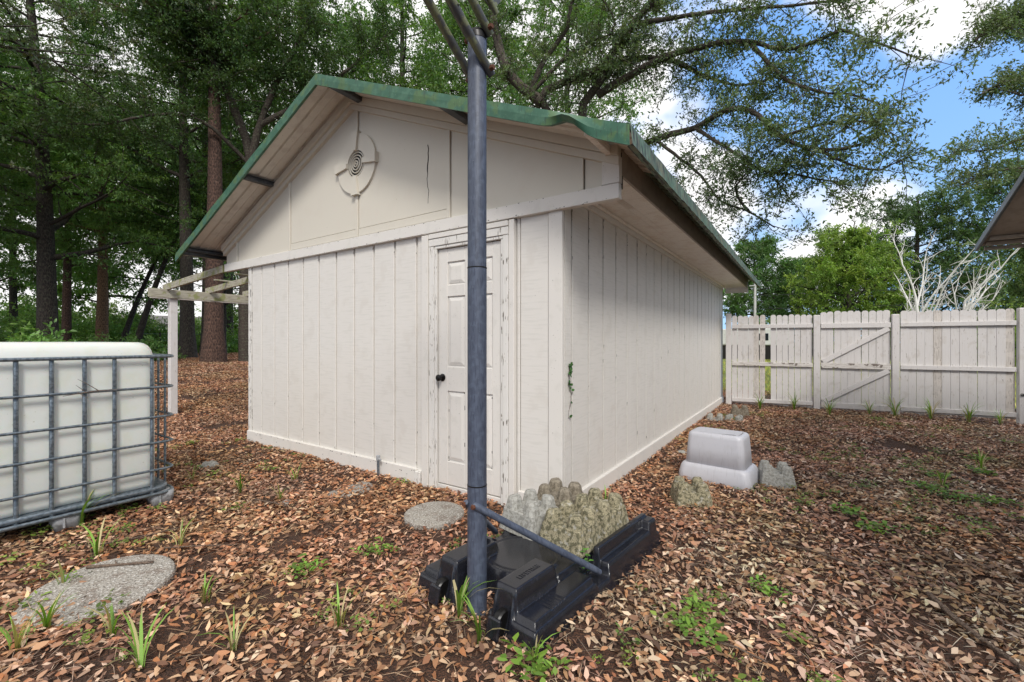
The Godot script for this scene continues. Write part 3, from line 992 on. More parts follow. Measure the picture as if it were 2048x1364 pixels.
func make_tank() -> void:
	var xf = -4.15      # face of the cage tubes
	var zr = -1.405     # right end
	var zl = -0.19
	var xb = -5.32
	var t = thing("caged_water_tank", "white plastic liquid tank in a galvanised tube cage on a pallet", "tank", Vector3((xf + xb) / 2, 0, (zr + zl) / 2))
	var cx = (xf + xb) / 2
	var cz = (zr + zl) / 2
	var sx = xf - xb - 0.085
	var sz = zl - zr - 0.2
	var rings = []
	for k in [[0.15, 0.90, 0.03], [0.165, 0.97, 0.05], [0.20, 1.0, 0.07], [0.6, 1.0, 0.07], [1.10, 1.0, 0.08], [1.16, 0.995, 0.09], [1.21, 0.975, 0.10], [1.243, 0.94, 0.11], [1.262, 0.89, 0.11], [1.27, 0.82, 0.10], [1.273, 0.4, 0.05]]:
		rings.append([k[0], sx / 2 * (1.0 - (1.0 - k[1]) * 0.8), sz / 2 * (1.0 - (1.0 - k[1]) * 0.8), k[2]])
	wpart(t, "tank_bottle", loft(rings, 8), M.tank_plastic, Vector3(cx, 0, cz))
	# level tubes that run right round
	var lv = [1.162, 0.925, 0.697, 0.499, 0.291]
	for i in lv.size():
		var y: float = lv[i]
		var pts = []
		var r = 0.07
		for q in 4:
			var c = Vector2([xf, xb, xb, xf][q], [zl, zl, zr, zr][q])
			var s = Vector2([-1, 1, 1, -1][q], [-1, -1, 1, 1][q])
			var o = c + s * r
			for k in 6:
				var a = PI / 2 * (q + k / 5.0)
				pts.append(Vector3(o.x + cos(a) * r, y, o.y + sin(a) * r))
		pts.append(pts[0])
		wpart(t, "cage_tube", tube(pts, even(pts.size(), 0.0125 if i == 0 else 0.0095), 8), M.galvanised)
	var bz = [-0.245, -0.405, -0.564, -0.723, -0.884, -1.043, -1.262]
	for side in 2:
		var x = xf - 0.018 if side == 0 else xb + 0.018
		for z in bz:
			wpart(t, "cage_upright", upright_mesh(), M.galvanised, Vector3(x, 0, z), Basis(Vector3.UP, 0.0 if side == 0 else PI))
	for x in [-4.30, -4.44, -4.72, -5.0, -5.18]:
		wpart(t, "cage_upright", upright_mesh(), M.galvanised, Vector3(x, 0, zr + 0.018), Basis(Vector3.UP, PI / 2))
		wpart(t, "cage_upright", upright_mesh(), M.galvanised, Vector3(x, 0, zl - 0.018), Basis(Vector3.UP, -PI / 2))
	# bottom frame tube and tray, feet of the pallet
	var tp = [Vector3(xf, 0.105, zl), Vector3(xf, 0.105, zr + 0.08), Vector3(xf - 0.025, 0.105, zr + 0.02), Vector3(xf - 0.08, 0.105, zr - 0.003), Vector3(xb, 0.105, zr)]
	wpart(t, "frame_tube", tube(tp, even(5, 0.014), 10), M.galvanised)
	wpart(t, "tray", loft([[0.118, sx / 2 + 0.02, sz / 2 + 0.06, 0.1], [0.122, sx / 2 + 0.032, sz / 2 + 0.075, 0.1], [0.155, sx / 2 + 0.034, sz / 2 + 0.078, 0.1], [0.158, sx / 2 + 0.02, sz / 2 + 0.05, 0.1]], 6), M.galvanised, Vector3(cx, 0, cz))
	for p in [[xf - 0.075, zr + 0.075], [xf - 0.075, -0.80], [xf - 0.075, -0.27], [xb + 0.075, zr + 0.075], [xb + 0.075, -0.80], [xb + 0.075, -0.27]]:
		var foot = wpart(t, "pallet_foot", loft([[-0.02, 0.06, 0.062, 0.02], [0.04, 0.066, 0.068, 0.022], [0.044, 0.07, 0.074, 0.03], [0.11, 0.074, 0.08, 0.04], [0.114, 0.06, 0.06, 0.03]], 4), M.pallet_plastic, Vector3(p[0], 0, p[1]))
		wpart(foot, "foot_rib", bev(0.012, 0.09, 0.012, 0.003), M.pallet_plastic, Vector3(p[0] + 0.074, 0.06, p[1] + 0.02))
	# dead twig caught on the cage
	var tw = thing("twig", "thin dark twig caught on the side of the tank cage", "twig", Vector3(xf + 0.014, 0.93, -0.93))
	part(tw, "stem", tube([Vector3(0, -0.02, 0.16), Vector3(0.012, 0.0, 0.02), Vector3(0.01, 0.002, -0.15)], [0.002, 0.0035, 0.0015], 5), M.stick_bark)
	part(tw, "side_twig", tube([Vector3(0.01, 0.0, 0.05), Vector3(0.02, 0.05, 0.10)], [0.003, 0.001], 5), M.stick_bark)
	part(tw, "side_twig", tube([Vector3(0.01, 0.0, -0.02), Vector3(0.015, 0.06, 0.05), Vector3(0.01, 0.09, 0.09)], [0.003, 0.002, 0.001], 5), M.stick_bark)
	part(tw, "side_twig", tube([Vector3(0.01, 0.0, 0.09), Vector3(0.02, -0.045, 0.04)], [0.0025, 0.001], 5), M.stick_bark)

func upright_mesh() -> ArrayMesh:
	if box_cache.has("upright"):
		return box_cache["upright"]
	# tube flattened where it is welded to each level tube
	var st = SurfaceTool.new()
	st.begin(Mesh.PRIMITIVE_TRIANGLES)
	var ys = [0.11]
	for y in [0.291, 0.499, 0.697, 0.925]:
		ys.append_array([y - 0.03, y - 0.012, y + 0.012, y + 0.03])
	ys.append_array([1.13, 1.16])
	var n = 8
	for i in ys.size():
		var pinch = 1.0
		for y in [0.291, 0.499, 0.697, 0.925, 1.16]:
			if absf(ys[i] - y) < 0.013:
				pinch = 0.45
		for k in n:
			var a = TAU * k / n
			st.add_vertex(Vector3(cos(a) * 0.0085 * pinch - 0.004 * (1.0 - pinch), ys[i], sin(a) * 0.0125))
	for i in ys.size() - 1:
		for k in n:
			var a = i * n + k
			var b = i * n + (k + 1) % n
			for q in [a, b, a + n, b, b + n, a + n]:
				st.add_index(q)
	st.generate_normals()
	box_cache["upright"] = st.commit()
	return box_cache["upright"]

func plateau(u: float, v: float, u0: float, u1: float, v0: float, v1: float, soft: float) -> float:
	return smoothstep(u0 - soft, u0 + soft, u) * (1.0 - smoothstep(u1 - soft, u1 + soft, u)) * smoothstep(v0 - soft, v0 + soft, v) * (1.0 - smoothstep(v1 - soft, v1 + soft, v))

func base_height(u: float, v: float) -> float:
	var a = absf(u)
	var soft = 0.012
	# outline: rounded slab with a notch for the pole at the front
	var h = 0.085 * plateau(a, v, -1.0, 0.385, -0.05, 1.26, 0.011)
	h = maxf(h, 0.075 * plateau(a, v, -1.0, 0.375, -0.03, 1.24, 0.014))
	# middle deck that carries the blocks
	h = maxf(h, 0.135 * plateau(a, v, -1.0, 0.265, 0.30, 1.16, 0.03))
	# round raised filler lid
	var rd = Vector2(u + 0.02, v - 0.36).length()
	h = maxf(h, 0.150 * (1.0 - smoothstep(0.205, 0.245, rd)))
	h -= 0.006 * exp(-pow((rd - 0.185) / 0.006, 2.0))
	# boxes at the front corners, with a lower step outside
	h = maxf(h, 0.205 * plateau(a, v, 0.115, 0.265, -0.025, 0.30, 0.022))
	h = maxf(h, 0.19 * plateau(a, v, 0.13, 0.25, -0.045, 0.32, 0.02))
	h = maxf(h, 0.115 * plateau(a, v, 0.25, 0.37, -0.03, 0.46, soft))
	# side trough where the braces land
	var tr = plateau(a, v, 0.29, 0.6, 0.47, 0.60, 0.014)
	h = lerpf(h, minf(h, 0.062), tr)
	# rear rails: ridge, step and end block
	h = maxf(h, 0.185 * plateau(a, v, 0.262, 0.318, 0.60, 1.235, 0.014))
	h = maxf(h, 0.122 * plateau(a, v, 0.31, 0.375, 0.60, 1.235, soft))
	h = maxf(h, 0.172 * plateau(a, v, 0.26, 0.372, 1.13, 1.245, 0.016))
	# little grip ribs
	if a > 0.268 and a < 0.36 and v > 0.10 and v < 0.21:
		h -= 0.005 * (0.5 + 0.5 * cos(v * TAU / 0.022))
	if a > 0.266 and a < 0.315 and v > 1.0 and v < 1.10:
		h -= 0.005 * (0.5 + 0.5 * cos(v * TAU / 0.022))
	# notch
	var notch = plateau(u, v, -0.10, 0.10, -0.4, 0.13, 0.02)
	h = lerpf(h, -0.02, notch)
	# arched wheel wells at the front
	h = lerpf(h, h * 0.35, plateau(a, v, 0.15, 0.235, -0.4, -0.02, 0.012))
	return h

func make_hoop_stand() -> void:
	var t = thing("basketball_stand", "tall dark blue grey basketball pole standing on a black plastic base", "stand", Vector3(-1.30, 0, -1.64), "", deg_to_rad(-6.5))
	# local axes: x to the right of the base, -z towards its back
	var base = part(t, "base", field(-0.42, 0.42, 150, -0.09, 1.30, 220, func(u, v): return Vector3(u, base_height(u, v) - 0.012, -v)), M.black_plastic)
	base.set_meta("label", "glossy black moulded plastic base with a round lid")
	for s in [-1.0, 1.0]:
		part(base, "wheel", lathe([[0.0, -0.02], [0.05, -0.02], [0.056, -0.012], [0.056, 0.012], [0.05, 0.02], [0.0, 0.02]], 20), M.dark_knob, Transform3D(Basis(Vector3(0, 0, 1), PI / 2), Vector3(s * 0.195, 0.05, 0.04)))
		part(base, "wheel_guard", bev(0.07, 0.085, 0.02, 0.006), M.black_plastic, Transform3D(Basis(Vector3(1, 0, 0), -0.25), Vector3(s * 0.195, 0.048, 0.098)))
	# raised lettering on the right front box and in the rear step
	for k in [[Vector3(0.192, 0.1935, -0.15), 0.0011, 0.30], [Vector3(0.343, 0.111, -0.86), 0.0009, 0.24]]:
		var tm = TextMesh.new()
		var f = SystemFont.new()
		f.font_names = PackedStringArray(["Droid Sans"])
		f.font_weight = 700
		tm.font = f
		tm.text = "LIFETIME"
		tm.font_size = 32
		tm.pixel_size = k[1]
		tm.depth = 0.004
		part(base, "raised_lettering", tm, M.black_plastic, Transform3D(Basis(Vector3(0, 0, -1), Vector3(-1, 0, 0), Vector3(0, 1, 0)), k[0]))
	# pole in three sleeves
	var pole = part(t, "pole", tube([Vector3(0, -0.02, 0), Vector3(0, 0.60, 0)], [0.0465, 0.0465], 28), M.pole_paint)
	part(pole, "pole_section", tube([Vector3(0, 0.602, 0), Vector3(0, 1.625, 0)], [0.0455, 0.0455], 28), M.pole_paint)
	part(pole, "pole_section", tube([Vector3(0, 1.628, 0), Vector3(0, 2.715, 0)], [0.0447, 0.0447], 28), M.pole_paint)
	part(pole, "pole_cap", lathe([[0.047, 2.70], [0.047, 2.725], [0.043, 2.738], [0.03, 2.748], [0.0, 2.752]], 28), M.dark_knob)
	for y in [0.6, 1.626]:
		part(pole, "joint_ring", lathe([[0.0462, y - 0.003], [0.0474, y - 0.002], [0.0474, y + 0.002], [0.046, y + 0.003]], 28), M.dark_knob)
	# braces from the pole down to both sides of the base
	for s in [1.0, -1.0]:
		var a = Vector3(0.026 * s + 0.004, 0.515, 0.05 if s > 0 else -0.05)
		a = Vector3(0.05 * s * 0.6, 0.515, 0.038)
		var b = Vector3(0.36 * s, 0.095, -0.53)
		var mid = a.lerp(b, 0.1)
		var br = part(t, "brace", tube([a + (a - b).normalized() * 0.02, a, mid, a.lerp(b, 0.93), b], [0.011, 0.018, 0.0165, 0.0165, 0.013], 12), M.pole_paint)
		part(br, "brace_bolt", lathe([[0.0, 0.012], [0.010, 0.012], [0.013, 0.006], [0.013, 0.0]], 6, false), M.rust, Transform3D(Basis(Vector3(1, 0, 0), PI / 2), a + Vector3(0.0, 0.0, 0.014)))
	# four backboard arms, two each side of the pole, rising forward
	for k in [[0.055, 2.555, 1], [-0.055, 2.555, 1], [0.055, 2.74, 0], [-0.055, 2.74, 0]]:
		var y: float = k[1]
		var a = Vector3(k[0], y, -0.02 if k[2] == 1 else -0.01)
		var d = Vector3(0, 0.82, 1.0).normalized()
		var arm = part(t, "backboard_arm", tube([a - d * 0.03, a, a + d * 1.15], [0.0185, 0.0195, 0.0195], 14), M.arm_paint)
		part(arm, "arm_bolt", lathe([[0.0, 0.016], [0.011, 0.016], [0.014, 0.008], [0.014, -0.004]], 6, false), M.rust, Transform3D(Basis(Vector3(0, 0, 1), -PI / 2 if k[0] > 0 else PI / 2), a + Vector3(signf(k[0]) * 0.018, 0, 0)))
		if k[2] == 1:
			part(arm, "bolt_hole", lathe([[0.0, 0.001], [0.005, 0.001], [0.005, -0.003]], 10), M.dark_gap, Transform3D(Basis(Vector3(0, 0, 1), -PI / 2 if k[0] > 0 else PI / 2), a + d * 0.27 + Vector3(signf(k[0]) * 0.0195, 0, 0)))
	# slotted plate of the height adjuster beyond the pole top
	part(t, "adjuster_plate", prism([Vector2(-0.03, 0.0), Vector2(0.02, -0.02), Vector2(0.16, 0.16), Vector2(0.12, 0.22), Vector2(0.06, 0.2)], -0.004, 0.004), M.arm_paint, Transform3D(Basis(Vector3.UP, PI / 2), Vector3(0.06, 2.86, -0.02)))
	part(t, "adjuster_rod", tube([Vector3(0.07, 2.83, -0.06), Vector3(0.07, 3.1, 0.26)], [0.014, 0.014], 10), M.arm_paint)

func block_mesh() -> ArrayMesh:
	return loft([[0.0, 0.139, 0.139, 0.012], [0.006, 0.143, 0.143, 0.014], [0.128, 0.1215, 0.1215, 0.012], [0.132, 0.117, 0.117, 0.010]], 2, false)

# corner stud: its outer faces carry on the taper of the block, its inner faces stand back from the channels
func stud_mesh(sx: float, sz: float) -> ArrayMesh:
	var st = flat()
	var rings = []
	for q in [[0.10, 0.024, 0.1262, 0.020], [0.186, 0.034, 0.1105, 0.022], [0.200, 0.044, 0.1005, 0.018]]:
		var a = q[1] + rng.randf_range(-0.003, 0.003)
		var b = q[2] + rng.randf_range(-0.002, 0.001)
		var k = q[3]
		var ring = []
		for p in [[a + k, a], [b - k, a], [b, a + k], [b, b - k], [b - k, b], [a + k, b], [a, b - k], [a, a + k]]:
			ring.append(Vector3(p[0] * sx, q[0] + rng.randf_range(-0.003, 0.003), p[1] * sz))
		rings.append(ring)
	var flip = sx * sz < 0
	for i in 2:
		for k in 8:
			var k2 = (k + 1) % 8
			if flip:
				quad(st, rings[i][k2], rings[i][k], rings[i + 1][k], rings[i + 1][k2])
			else:
				quad(st, rings[i][k], rings[i][k2], rings[i + 1][k2], rings[i + 1][k])
	var c = Vector3.ZERO
	for p in rings[2]:
		c += p / 8.0
	for k in 8:
		st.add_vertex(c)
		st.add_vertex(rings[2][(k + 1) % 8] if flip else rings[2][k])
		st.add_vertex(rings[2][k] if flip else rings[2][(k + 1) % 8])
	return done(st)

func make_block(label: String, m: Material, at: Vector3, turn: float, group: String) -> Node3D:
	var t = thing("deck_block", label, "concrete block", at, group, turn)
	part(t, "body", block_mesh(), m)
	for a in [-1.0, 1.0]:
		for b in [-1.0, 1.0]:
			part(t, "stud", stud_mesh(a, b), m)
	return t

func make_yard_things() -> void:
	var yaw = deg_to_rad(-6.5)
	# local block spots on the base: right, back
	var o = Vector3(-1.30, 0, -1.64)
	var r = Vector3(cos(yaw), 0, -sin(yaw))
	var b = Vector3(-sin(yaw), 0, -cos(yaw))
	b = Vector3(sin(-yaw), 0, -cos(yaw))
	var on_base = "concrete deck blocks piled on the black base"
	make_block("mossy yellowish concrete deck block nearest the camera on the black base", M.concrete_moss, o + r * 0.105 + b * 0.655 + Vector3(0, 0.125, 0), yaw + 0.04, on_base)
	make_block("pale grey concrete deck block beside the brace, leftmost on the black base", M.concrete, o - r * 0.19 + b * 0.66 + Vector3(0, 0.128, 0), yaw - 0.10, on_base)
	make_block("yellow stained concrete deck block on the right rear of the black base", M.concrete_moss, o + r * 0.115 + b * 0.955 + Vector3(0, 0.126, 0), yaw - 0.03, on_base)
	make_block("brownish concrete deck block farthest back on the black base by the shed corner", M.concrete_brown, o - r * 0.185 + b * 0.97 + Vector3(0, 0.126, 0), yaw + 0.12, on_base)
	make_block("mossy concrete deck block half sunk before the upturned tub", M.concrete_moss, on_ground(-0.78, -3.74, -0.03), 0.45, "concrete deck blocks on the ground")
	make_block("grey concrete deck block right of the upturned tub", M.concrete, on_ground(-0.24, -4.62, -0.02), 0.25, "concrete deck blocks on the ground")
	make_block("sunken pale deck block nearest the wall at the far end of the shed", M.concrete, on_ground(-1.26, -7.85, -0.11), 0.1, "concrete deck blocks on the ground")
	make_block("sunken pale deck block in the middle of the row at the far shed end", M.concrete, on_ground(-0.99, -7.95, -0.12), -0.1, "concrete deck blocks on the ground")
	make_block("greyish deck block standing highest at the far end of the shed", M.concrete_brown, on_ground(-0.96, -8.42, -0.02), 0.2, "concrete deck blocks on the ground")
	# upturned tub
	var tub = thing("upturned_tub", "upturned white plastic tub with a wide lip on the leaf covered ground", "tub", on_ground(-0.69, -4.50, 0.0), "", -0.10)
	part(tub, "tub_shell", loft([[0.140, 0.258, 0.178, 0.06], [0.30, 0.246, 0.168, 0.058], [0.395, 0.238, 0.161, 0.056], [0.418, 0.234, 0.157, 0.055], [0.432, 0.222, 0.146, 0.05], [0.438, 0.205, 0.13, 0.045], [0.436, 0.19, 0.115, 0.04], [0.434, 0.05, 0.03, 0.01]], 8), M.tub_plastic)
	part(tub, "tub_lip", loft([[-0.01, 0.314, 0.222, 0.07], [0.0, 0.318, 0.226, 0.07], [0.06, 0.310, 0.218, 0.07], [0.118, 0.296, 0.206, 0.068], [0.14, 0.282, 0.196, 0.066], [0.149, 0.268, 0.184, 0.062], [0.151, 0.255, 0.174, 0.06]], 8), M.tub_plastic)
	var rp = []
	for k in 4:
		rp.append([Vector2(0.18, -0.11), Vector2(0.195, -0.05), Vector2(0.196, 0.03), Vector2(0.19, 0.10)][k])
	var sc = []
	for p in rp:
		sc.append(Vector3(p.x, 0.4375, p.y))
	part(tub, "top_crack", tube(sc, [0.001, 0.002, 0.002, 0.001], 4), M.dark_gap)
	part(tub, "top_crack", tube([Vector3(0.02, 0.4345, 0.095), Vector3(0.09, 0.435, 0.10), Vector3(0.15, 0.4355, 0.094), Vector3(0.17, 0.436, 0.10)], [0.001, 0.0025, 0.003, 0.001], 4), M.dark_gap)
	# round stepping slabs
	for d in [["large round concrete slab with a stick lying on it", -3.01, -0.70, 0.305, 0.028, 0.05, -0.03], ["round pale concrete slab before the shed door", -2.255, -2.345, 0.218, 0.03, 0.02, 0.0], ["round concrete slab mostly buried under leaves near the front wall", -3.34, -2.37, 0.235, -0.008, 0.0, 0.07]]:
		var s = thing("round_slab", d[0], "stepping stone", on_ground(d[1], d[2], d[4]), "round concrete slabs in the yard")
		var R: float = d[3]
		part(s, "slab", lathe([[R * 0.97, -0.06], [R, -0.03], [R, -0.008], [R * 0.985, 0.004], [R * 0.94, 0.010], [R * 0.5, 0.012], [0.0, 0.012]], 48), M.concrete_disc, Transform3D(Basis.from_euler(Vector3(d[5], 0, d[6])), Vector3.ZERO))
	# loose stones
	for d in [["small white stone between the shed wall and the tub", -1.19, -5.25, 0.06], ["flat grey stone on bare ground right of the tank", -5.05, -2.0, 0.09], ["small white pebble among leaves left of the buried slab", -3.42, -1.9, 0.035]]:
		var s = thing("stone", d[0], "stone", on_ground(d[1], d[2], 0.0), "loose stones on the ground")
		var st = SurfaceTool.new()
		st.begin(Mesh.PRIMITIVE_TRIANGLES)
		var sp = SphereMesh.new()
		sp.radius = d[3]
		sp.height = d[3] * 1.3
		sp.radial_segments = 12
		sp.rings = 7
		st.create_from(sp, 0)
		var md = MeshDataTool.new()
		var am = st.commit()
		md.create_from_surface(am, 0)
		for i in md.get_vertex_count():
			var v = md.get_vertex(i)
			md.set_vertex(i, v * (1.0 + 0.25 * bump_noise.get_noise_3dv(v * 60.0 + Vector3(d[1] * 9, 0, 0))))
		am.clear_surfaces()
		md.commit_to_surface(am)
		part(s, "rock", am, M.concrete)
	# sticks
	for d in [["long dark fallen stick at the lower right corner", [Vector2(0.50, -2.98), Vector2(0.56, -2.75), Vector2(0.62, -2.62), Vector2(0.70, -2.45), Vector2(0.78, -2.30)], 0.012],
			["thin pale twig bent across the leaves right of the black base", [Vector2(-0.40, -3.02), Vector2(-0.27, -3.14), Vector2(-0.14, -3.23)], 0.005],
			["dark branch lying among leaves in the right of the yard", [Vector2(-0.12, -3.22), Vector2(0.06, -3.18), Vector2(0.26, -3.10)], 0.008],
			["small forked stick lying on the large round slab", [Vector2(-3.26, -0.70), Vector2(-3.16, -0.80), Vector2(-3.02, -0.92)], 0.009],
			["long pale twig before the tank", [Vector2(-3.27, -1.05), Vector2(-3.08, -1.2), Vector2(-2.95, -1.31), Vector2(-3.12, -1.5), Vector2(-3.28, -1.64)], 0.004],
			["grey twig under the edge of the tank", [Vector2(-3.62, -0.82), Vector2(-3.55, -1.1), Vector2(-3.51, -1.36)], 0.005],
			["short dark stick in the leaves at the bottom right of the base", [Vector2(-0.34, -2.03), Vector2(-0.24, -2.02), Vector2(-0.13, -1.99)], 0.005],
			["dry upright stalk fallen near the right edge of the yard", [Vector2(0.63, -3.45), Vector2(0.6, -3.2), Vector2(0.55, -3.0)], 0.004],
			["broken pale twig near the grass before the front wall", [Vector2(-3.64, -1.76), Vector2(-3.44, -1.8), Vector2(-3.28, -1.82)], 0.006]]:
		var pts = []
		var rad = []
		var c2: Vector2 = d[1][d[1].size() / 2]
		var c = on_ground(c2.x, c2.y)
		for i in d[1].size():
			var p: Vector2 = d[1][i]
			var lift = 0.055 if d[0].begins_with("small forked") else 0.022
			pts.append(on_ground(p.x, p.y, lift + rng.randf_range(-0.004, 0.010)) - c)
			rad.append(d[2] * (1.0 - 0.45 * i / d[1].size()))
		var s = thing("fallen_stick", d[0], "stick", c, "sticks lying in the leaves")
		part(s, "stem", tube(pts, rad, 7), M.stick_bark)
		var q: Vector3 = pts[1]
		part(s, "side_twig", tube([q, q + Vector3(rng.randf_range(-0.08, 0.08), 0.012, rng.randf_range(-0.08, 0.08))], [d[2] * 0.6, d[2] * 0.25], 5), M.stick_bark)

func picket_mesh(w: float, h: float) -> ArrayMesh:
	var key = "picket %.3f %.3f" % [w, h]
	if not box_cache.has(key):
		var e = 0.03
		box_cache[key] = prism([Vector2(-w / 2, 0), Vector2(w / 2, 0), Vector2(w / 2, h - e), Vector2(w / 2 - e * 0.45, h - e * 0.25), Vector2(w / 2 - e, h), Vector2(-w / 2 + e, h), Vector2(-w / 2 + e * 0.45, h - e * 0.25), Vector2(-w / 2, h - e)], -0.009, 0.009)
	return box_cache[key]

func fence_z(x: float) -> float:
	return -9.80 - 0.0975 * (x + 1.31)

func make_fence() -> void:
	var ang = atan2(0.0975, 1.0)
	var turn = Basis(Vector3.UP, ang)
	var sections = [
		["picket_fence", "white picket fence panel with one picket missing, next to the shed", "fence", -1.265, 0.085, 14, 1.735, [6]],
		["picket_gate", "white picket gate with two diagonal braces", "gate", 0.20, 1.205, 10, 1.775, []],
		["picket_fence", "long white picket fence panel between the gate and the right post", "fence", 1.325, 2.73, 13, 1.745, []]]
	for si in 3:
		var d: Array = sections[si]
		var xa: float = d[3]
		var xb: float = d[4]
		var t = thing(d[0], d[1], d[2], Vector3((xa + xb) / 2, 0, fence_z((xa + xb) / 2)), "white fence along the back of the yard", ang)
		var n: int = d[5]
		var w = (xb - xa) / n
		var half = (xb - xa) / 2
		for i in n:
			if i in d[7]:
				continue
			var stained = (si == 0 and i in [4, 5]) or (si == 2 and i in [4, 12])
			var lx = -half + w * (i + 0.5)
			part(t, "picket", picket_mesh(w - 0.005 if si != 0 else w - 0.006, d[6]), M.fence_stained if stained else M.fence_paint, Transform3D(Basis(Vector3(0, 0, 1), rng.randf_range(-0.006, 0.006)), Vector3(lx, 0.045 + rng.randf_range(-0.01, 0.012), -0.012 + rng.randf_range(-0.004, 0.003))))
		# rails on the yard side
		var ys = [0.115, 0.83, 1.565]
		if si == 1:
			ys = [0.105, 0.83, 1.56]
		for k in 3:
			var rm: Material = M.fence_paint
			if (si == 1 and k == 1) or (si == 0 and k == 1):
				rm = M.rail_weathered
			var hh = 0.075
			if si == 1:
				hh = 0.10 if k < 2 else 0.09
			part(t, "rail", bev(xb - xa - 0.004, hh, 0.036, 0.005), rm, Transform3D(Basis(Vector3(0, 0, 1), rng.randf_range(-0.004, 0.004)), Vector3(0, ys[k], 0.018)))
		if si == 1:
			for k in [[0.165, 0.765], [0.895, 1.50]]:
				var a = Vector3(-half + 0.03, k[0], 0.02)
				var b = Vector3(half - 0.03, k[1], 0.02)
				var dd = b - a
				part(t, "brace", bev(dd.length(), 0.085, 0.032, 0.004), M.fence_paint, Transform3D(Basis(Vector3(0, 0, 1), atan2(dd.y, dd.x)), (a + b) / 2))
	for p in [["white fence post against the far shed corner", -1.318, 1.83], ["white gate post on the shed side of the gate", 0.142, 1.76], ["white gate post between gate and long fence panel", 1.265, 1.745], ["white fence post with a dark latch at the right edge", 2.80, 1.80]]:
		var x: float = p[1]
		var t = thing("fence_post", p[0], "post", Vector3(x, 0, fence_z(x)), "white posts of the back fence", ang)
		part(t, "post", loft([[-0.1, 0.05, 0.05, 0.006], [p[2] - 0.012, 0.05, 0.05, 0.006], [p[2], 0.042, 0.042, 0.004]], 2, false), M.fence_paint)
		if x > 2.5:
			part(t, "latch", bev(0.07, 0.02, 0.02, 0.004), M.dark_knob, Transform3D(Basis(), Vector3(0.01, 0.44, 0.062)))
			part(t, "latch_ring", lathe([[0.018, -0.004], [0.024, 0.0], [0.018, 0.004]], 16), M.dark_knob, Transform3D(Basis(Vector3(1, 0, 0), PI / 2), Vector3(-0.02, 0.44, 0.066)))

func make_lean_to() -> void:
	var t = thing("lean_to_frame", "bare timber lean-to frame with white post beside the shed", "pergola", on_ground(-8.67, -2.9))
	var xb = -8.66
	var gy = ground_y(xb, -2.9)
	for z in [-2.9, -6.2, -9.4]:
		board(t, "post", M.fence_paint, Vector3(xb - 0.052, gy - 0.1, z - 0.052), Vector3(xb + 0.052, 1.99, z + 0.052), 0.005)
	bar(t, "beam", M.old_wood, Vector3(xb + 0.08, 2.045, -2.55), Vector3(xb + 0.08, 2.045, -9.8), 0.04, 0.14)
	bar(t, "beam", M.fence_paint, Vector3(xb - 0.08, 2.03, -2.62), Vector3(xb - 0.08, 2.03, -9.8), 0.04, 0.12)
	var z = -2.80
	for i in 12:
		bar(t, "rafter", M.old_wood, Vector3(xb - 0.06, 2.145, z), Vector3(-6.62 if i == 0 else -6.03, 2.265 if i == 0 else 2.30, z), 0.04, 0.10)
		z -= 0.61
	for x in [-7.9, -7.2]:
		bar(t, "lath", M.old_wood, Vector3(x, 2.255 + (x + 8) * 0.055, -3.2), Vector3(x, 2.255 + (x + 8) * 0.055, -9.8), 0.05, 0.02)
	bar(t, "ledger", M.old_wood, Vector3(-6.02, 2.19, -2.95), Vector3(-6.02, 2.19, -9.7), 0.035, 0.09)

